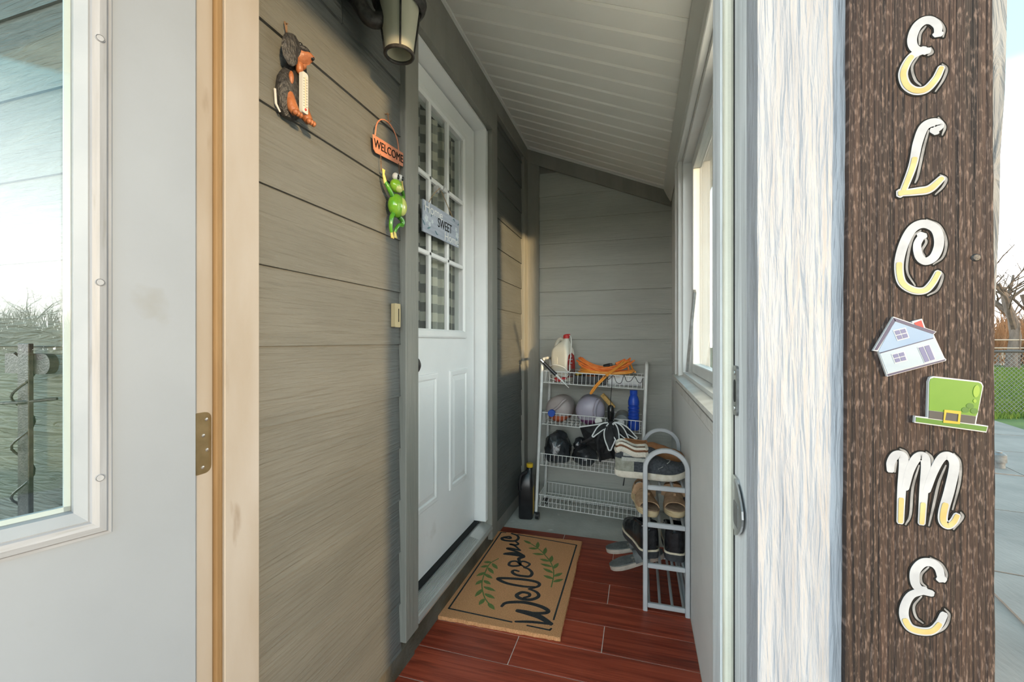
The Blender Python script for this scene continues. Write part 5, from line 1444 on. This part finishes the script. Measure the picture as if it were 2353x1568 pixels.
# ---- tan espadrille-like shoes, second tier, toes to the camera
s3 = shoe_root('tan_shoe', 'tan suede wedge sandal lying askew on the second tier', (-.012, 2.195, .393), (R(-8), 0, R(-76)), 'shoes on the rack')
def sandal_wedge(root):
    ts = [i / 20 for i in range(21)]; ts[0] = .004; ts[-1] = .992
    outl = [(t, 1) for t in ts] + [(t, -1) for t in ts[::-1]]
    half = .048; L = .245
    rise = lambda t: .030 * max(0, 1 - t / .6)
    b = MB(); b.loft([[(t * L, s * half * hw_at(t) * k, z if z < .01 else z + rise(t)) for t, s in outl] for k, z in ((.95, 0), (1.02, .006), (1.03, .026))])
    so = b.build('sole', 'sole_cork', root, smooth=True, ang=50)
    b = MB(); b.loft([[(t * L, s * half * hw_at(t) * k, z + rise(t)) for t, s in outl] for k, z in ((1.0, .0262), (.97, .032))])
    b.build('insole', 'tan_inner', so, smooth=True, ang=50)
    b = MB()
    rows = []
    for i in range(11):
        t = .44 + .40 * i / 10
        w = half * hw_at(t) * 1.04
        hgt = .050 - .016 * (i / 10)
        rows.append([(t * L, w * math.cos(math.pi * k / 12), .022 + rise(t) + hgt * math.sin(math.pi * k / 12) ** .7) for k in range(13)])
    b.loft([r + [(x, y * .93, z - .004) for x, y, z in r[::-1]] for r in rows])
    b.build('vamp', 'tan_suede', root, smooth=True)
    b = MB()
    b.tube(smooth_path([(.085, .040, .05), (.045, .036, .075), (.012, .0, .090), (.045, -.036, .075), (.085, -.040, .05)], 5), .008, 8, flat=(1.6, .4)); b.build('heel_strap', 'tan_suede', root, smooth=True)
    b = MB(); b.tube(smooth_path([(.10, .042, .045), (.10, .03, .085), (.10, -.03, .085), (.10, -.042, .045)], 5), .008, 8, flat=(1.8, .4)); b.build('ankle_strap', 'tan_suede', root, smooth=True)
    b = MB(); b.box(.13, .17, -.006, .006, .070, .082, .002); b.build('tab', 'tan_suede', root)
sandal_wedge(s3)
s4 = shoe_root('tan_shoe', 'tan suede wedge sandal standing straight by the wall on the second tier', (.152, 2.250, .384), (0, 0, R(-90)), 'shoes on the rack')
sandal_wedge(s4)

# ---- black leather shoes, third tier, heels to the camera
def black_shoe(root):
    up, ring, hh, half = make_shoe(root, .295, .108, .038, [(0, .100), (.12, .108), (.36, .096), (.50, .084), (.66, .066), (.84, .046), (1, .018)], (.05, .40), 'leather_black', 'sole_black', spring=.014, stripe='welt')
    b = MB(); b.tube(smooth_path([(x, y, z + .002) for x, y, z in ring], 2, closed=True), .0065, 8, closed=True); b.build('collar', 'leather_black', root, smooth=True)
    b = MB(); b.box(.000, .005, -.016, .016, .055, .130, .003); b.build('heel_tab', 'leather_black', root)
    b = MB()
    for i in range(4):
        x = .125 + i * .018; z = .128 - i * .011
        b.tube([(x, -.024, z - .004), (x + .004, 0, z + .004), (x + .012, .024, z - .004)], .0022, 6)
    b.build('laces', 'black_cloth', root)
s5 = shoe_root('leather_shoe', 'black leather shoe with pale welt standing square on the third tier', (.145, 1.962, .207), (0, 0, R(88)), 'shoes on the rack')
black_shoe(s5)
s6 = shoe_root('leather_shoe', 'black leather shoe turned outward over the edge of the third tier', (.050, 1.962, .207), (0, 0, R(110)), 'shoes on the rack')
black_shoe(s6)
# ---- flat sandals sticking out of the rack, tipped down
def flat_sandal(root):
    ts = [i / 20 for i in range(21)]; ts[0] = .004; ts[-1] = .992
    outl = [(t, 1) for t in ts] + [(t, -1) for t in ts[::-1]]
    L, half = .262, .048
    b = MB(); b.loft([[(t * L, s * half * hw_at(t) * k, z) for t, s in outl] for k, z in ((.96, 0), (1.02, .004), (1.0, .020))])
    so = b.build('sole', 'sandal_edge', root, smooth=True, ang=50)
    b = MB(); b.loft([[(t * L, s * half * hw_at(t) * k, z) for t, s in outl] for k, z in ((.9, .0202), (.86, .0225))])
    b.build('footbed', 'sandal_grey', so, smooth=True, ang=50)
    for t0, hgt in ((.40, .046),):
        rows = []
        for i in range(6):
            t = t0 + .12 * i / 5; w = half * hw_at(t) * 1.02
            rows.append([(t * L, w * math.cos(math.pi * k / 12), .014 + hgt * math.sin(math.pi * k / 12) ** .75) for k in range(13)])
        b = MB(); b.loft([r + [(x, y * .94, z - .003) for x, y, z in r[::-1]] for r in rows]); b.build('strap', 'sandal_grey', root, smooth=True)
s7 = shoe_root('flat_sandal', 'worn grey flat sandal jutting out of the rack in front of its mate', (.112, 2.125, .158), (0, R(19), R(187)), 'shoes on the rack')
flat_sandal(s7)
s8 = shoe_root('flat_sandal', 'worn grey flat sandal jutting out of the rack nearer the cart', (.092, 2.235, .150), (0, R(14), R(180)), 'shoes on the rack')
flat_sandal(s8)

# ============================================================ OUTDOORS
GZ = -.10
struct(MB().box(-60, 90, -90, 90, GZ - .3, GZ - .02).build('ground', 'lawn_green'))
# patio slabs: the edge runs away from the house
ex, ey = Vector((.20, .98)).normalized()
def edge_pt(s): return Vector((5.36, 8.52)) + Vector((ex, ey)) * s
patio = struct(MB().prism([(-6, -6), (2.4, -6), (edge_pt(-3).x, edge_pt(-3).y), (edge_pt(8).x, edge_pt(8).y), (-1, edge_pt(8).y), (-1, 3.3), (.35, 3.3), (.35, .42), (-6, .42)], 'z', GZ - .02, GZ - .010).build('floor_patio', 'patio'))
U = Vector((ex, ey)); Wv = Vector((-ey, ex))
for i in range(-9, 5):
    for j in range(0, 8):
        o0 = edge_pt(i * 1.22); 
        q = [o0 + Wv * (j * 1.22 + .008), o0 + U * 1.204 + Wv * (j * 1.22 + .008), o0 + U * 1.204 + Wv * (j * 1.22 + 1.212), o0 + Wv * (j * 1.22 + 1.212)]
        c = sum(q, Vector((0, 0))) / 4
        if c.x < 1.1 or c.x < -1 or c.y < -4: continue
        MB().prism([(p.x, p.y) for p in q], 'z', GZ - .010, GZ + random.uniform(0, .006)).build('slab', 'patio', patio)
# grass along the patio edge and under the fence
gb = bmesh.new()
for i in range(16000):
    f = random.uniform(7.0, 20)
    lat = random.uniform(-.06, .10)
    d = Vector((.8365, 1.2926)) + Vector((.958, .286)) * lat
    p = d * f
    rel = (p - Vector((5.36, 8.52)))
    if rel.dot(Wv) > -.05: continue
    h = random.uniform(.04, .10); a = random.uniform(0, 6.28); w = .006 + .0006 * f
    lx, ly = random.uniform(-.03, .03), random.uniform(-.03, .03)
    v = [gb.verts.new((p.x + w * math.cos(a), p.y + w * math.sin(a), GZ - .025)), gb.verts.new((p.x - w * math.cos(a), p.y - w * math.sin(a), GZ - .025)), gb.verts.new((p.x + lx, p.y + ly, GZ - .02 + h))]
    gb.faces.new(v)
me = bpy.data.meshes.new('grass'); gb.to_mesh(me); gb.free()
tag(mesh_obj('grass', me, 'grass_blade'), 'short green lawn grass beyond the concrete patio', 'grass', kind='stuff')

# chain-link fence on the lawn
CAMR = Vector((.958, .286)); CAMF = Vector((-.286, .958))
def gp(f, xpx): 
    u = (xpx - 1176.5) / 985.0
    p = CAMF * f + CAMR * (f * u)
    return p
fc = gp(7.4, 2300); fd = Vector((.985, .17)).normalized()
fence = thing('chain_link_fence', 'low chain-link fence with black top rail across the lawn', 'fence', (fc.x, fc.y, GZ))
def fl(s, z): return (fd.x * s, fd.y * s, z)
MB().tube([fl(-.75, 1.08), fl(5, 1.08)], .021, 8).build('top_rail', 'fence_black', fence)
for s in (-.7, 2.2, 4.9):
    MB().tube([fl(s, -.05), fl(s, 1.14)], .025, 8).build('post', 'fence_black', fence)
b = MB()
step = .072
for i in range(-16, 72):
    for sg in (1, -1):
        s0 = i * step
        pts = [(s0 if sg > 0 else s0 + 1.06), (s0 + 1.06 if sg > 0 else s0)]
        a0, a1 = pts
        za, zb = 0.0, 1.06
        # clip to the fence's ends
        def cl(s, z): return max(-.7, min(4.9, s))
        if max(a0, a1) < -.7 or min(a0, a1) > 4.9: continue
        lo, hi = min(a0, a1), max(a0, a1)
        t0 = max(0, (-.7 - lo) / (hi - lo)); t1 = min(1, (4.9 - lo) / (hi - lo))
        f_ = lambda t: (lo + (hi - lo) * t, (t if sg > 0 else 1 - t) * 1.06)
        p, q = f_(t0), f_(t1)
        b.tube([fl(*p), fl(*q)], .0028, 3)
o = b.build('wire_mesh', 'fence_grey', fence); o['kind'] = 'stuff'

# far rail fence
fc2 = gp(19.0, 2320)
fe2 = thing('rail_fence', 'thin grey rail fence in front of the brown brush', 'fence', (fc2.x, fc2.y, GZ))
for z in (1.31, .95):
    MB().tube([(-1.2 * fd.x, -1.2 * fd.y, z), (9 * fd.x, 9 * fd.y, z)], .028, 6).build('rail', 'fence_grey', fe2)
for s in (.4, 3.4, 6.4):
    MB().tube([(s * fd.x, s * fd.y, -.05), (s * fd.x, s * fd.y, 2.05 if s < 1 else 1.35)], .035, 6).build('post', 'twig', fe2)
# pale shed
sc = gp(23.0, 2306)
shed = thing('utility_box', 'pale cream utility box standing on the grass behind the fence', 'box', (sc.x, sc.y, GZ - .02), (0, 0, R(14)))
MB().box(-.5, .32, -.35, .35, 0, .72, .01).build('body', 'shed_white', shed)
MB().box(-.54, .36, -.39, .39, .72, .80, .01).build('lid', 'shed_white', shed)
dc = gp(24.0, 2345)
dk = thing('log_pile', 'long dark low shape lying on the grass behind the fence', 'log pile', (dc.x, dc.y, GZ - .02), (0, 0, R(14)))
for i in range(4):
    MB().tube([(-.55 + .05 * i, .1 * i, .12 + .16 * (i % 3)), (2.4, .1 * i, .12 + .16 * (i % 3))], .11, 8).build('log', 'fence_black', dk)
# clean-out pipe on the patio
pc = gp(4.25, 2296)
pp = thing('pipe_stub', 'short grey capped pipe standing on the patio past the sign board', 'pipe', (pc.x, pc.y, GZ))
MB().lathe([(.001, 0), (.045, 0), (.045, .06), (.001, .06)], (0, 0, 0), 20).build('pipe', 'pipe_grey', pp, smooth=True)
MB().lathe([(.001, .0605), (.056, .0605), (.058, .075), (.056, .135), (.040, .150), (.025, .150), (.025, .165), (.001, .165)], (0, 0, 0), 20).build('pipe_cap', 'pipe_grey', pp, smooth=True)

# trees
def tree_mesh(seed, h, r0, lean, depth=5, spread=.55):
    rnd = random.Random(seed)
    tb, bb = MB(), MB()
    def grow(p, d, L, r, lv, mb):
        pts = [p]; rr = [r]
        q = p.copy(); dd = d.copy()
        n = 5 if lv == 0 else 3
        for i in range(n):
            dd = (dd + Vector((rnd.uniform(-.16, .16), rnd.uniform(-.16, .16), rnd.uniform(-.04, .10)))).normalized()
            q = q + dd * (L / n); pts.append(q.copy()); rr.append(r * (1 - .5 * (i + 1) / n))
        mb.tube(pts, rr, 8 if lv == 0 else (5 if lv < 3 else 3))
        if lv >= depth: return
        kids = 6 if lv == 0 else (4 if lv < 3 else 3)
        for k in range(kids):
            t = rnd.uniform(.35, 1.0)
            i = min(int(t * n), n - 1)
            b0 = pts[i].lerp(pts[i + 1], t * n - i)
            a = rnd.uniform(0, 6.283)
            side = Vector((math.cos(a), math.sin(a), rnd.uniform(-.1, .5)))
            nd = (dd * (1 - spread) + side * spread).normalized()
            grow(b0, nd, L * rnd.uniform(.50, .72), rr[i] * .55, lv + 1, bb)
    grow(Vector((0, 0, -.2)), Vector((lean[0], lean[1], 1)).normalized(), h * .48, r0, 0, tb)
    return tb, bb
spots = []
def add_tree(seed, pos, h, r0, lean, label, depth=5, proto=None, sc=1.0, rz=0):
    t = thing('bare_tree', label, 'tree', (pos[0], pos[1], GZ), (0, 0, rz), 'bare trees beyond the yard')
    if proto is None:
        tb, bb = tree_mesh(seed, h, r0, lean, depth)
        a = tb.build('trunk', 'bark', t, smooth=True); c = bb.build('branches', 'twig', t)
    else:
        for nm, src in (('trunk', proto[0]), ('branches', proto[1])):
            ob = bpy.data.objects.new(nm, src.data); COL.objects.link(ob); ob.parent = t
        a, c = proto
        t.scale = (sc, sc, sc)
    return a, c
tp = gp(21.0, 2325)
P1 = add_tree(3, tp, 9.0, .26, (.22, .05), 'bare leaning tree rising behind the fence beside the sign board')
tp = gp(27.0, 2400)
P2 = add_tree(11, tp, 9.5, .22, (-.15, .1), 'bare tree with upright branches behind the rail fence')
far = []
rnd = random.Random(5)
for i in range(22):
    a = R(-100 + 172 * i / 21 + rnd.uniform(-3, 3))
    r = rnd.uniform(40, 52)
    p = (r * math.cos(a), r * math.sin(a))
    add_tree(0, p, 0, 0, 0, 'bare tree in the distant tree line around the yard', proto=(P1 if i % 2 else P2), sc=rnd.uniform(.55, .85), rz=rnd.uniform(0, 6.28))
# brush
def brush(name, label, seed, n, pos_fn, hmin, hmax, m, thick):
    r_ = random.Random(seed); bb = bmesh.new()
    for i in range(n):
        p = pos_fn(r_)
        h = r_.uniform(hmin, hmax)
        d = Vector((r_.uniform(-.45, .45), r_.uniform(-.45, .45), 1)).normalized()
        a = r_.uniform(0, 3.14); w = Vector((math.cos(a), math.sin(a), 0)) * thick
        z0 = r_.uniform(0, .35) * h
        b0 = Vector((p[0], p[1], GZ + z0)); b1 = b0 + d * (h - z0)
        vs = [bb.verts.new(b0 + w), bb.verts.new(b0 - w), bb.verts.new(b1)]
        w2 = Vector((-w.y, w.x, 0))
        vs2 = [bb.verts.new(b0 + w2), bb.verts.new(b0 - w2), bb.verts.new(b1)]
        bb.faces.new(vs); bb.faces.new(vs2)
    me = bpy.data.meshes.new(name); bb.to_mesh(me); bb.free()
    return tag(mesh_obj(name, me, m), label, 'brush', kind='stuff')
def near_brush(r_):
    q = gp(r_.uniform(22, 32), r_.uniform(2150, 2700)); return (q.x, q.y)
brush('brush', 'tangle of orange brown brush behind the rail fence', 2, 5200, near_brush, .6, 3.6, 'brush_orange', .02)
def far_brush(r_):
    a = R(r_.uniform(-105, 75)); r = r_.uniform(58, 66); return (r * math.cos(a), r * math.sin(a))
brush('far_brush', 'distant belt of brown winter brush around the yard', 4, 16000, far_brush, 2.5, 5.5, 'twig', .06)

# black garden stake seen through the open door's glass
stk = thing('garden_stake', 'black metal garden stake wound with wire behind the open door glass', 'garden stake', (-1.158, .535, GZ))
MB().box(-.017, .017, -.004, .004, -.02, 1.255, .001).build('stake_bar', 'black_metal', stk)
b = MB(); b.prism([(-.075, 1.195)] + [(.045 + .020 * math.sin(a), 1.215 - .020 * math.cos(a)) for a in [math.pi * i / 10 for i in range(11)]] + [(-.075, 1.235)], 'y', .004, .018)
b.build('cross_bracket', 'black_metal', stk)
hel = []
for i in range(110):
    a = i * .55
    hel.append((.020 * math.cos(a) - .006, .014 * math.sin(a) - .001, .30 + i * .0086))
MB().tube(hel, .0022, 5).build('wound_wire', 'black_metal', stk)
MB().tube([(-.08, -.008, 1.135), (0, -.009, 1.140), (.055, .02, 1.146)], .003, 6).build('wire_hook', 'black_metal', stk)
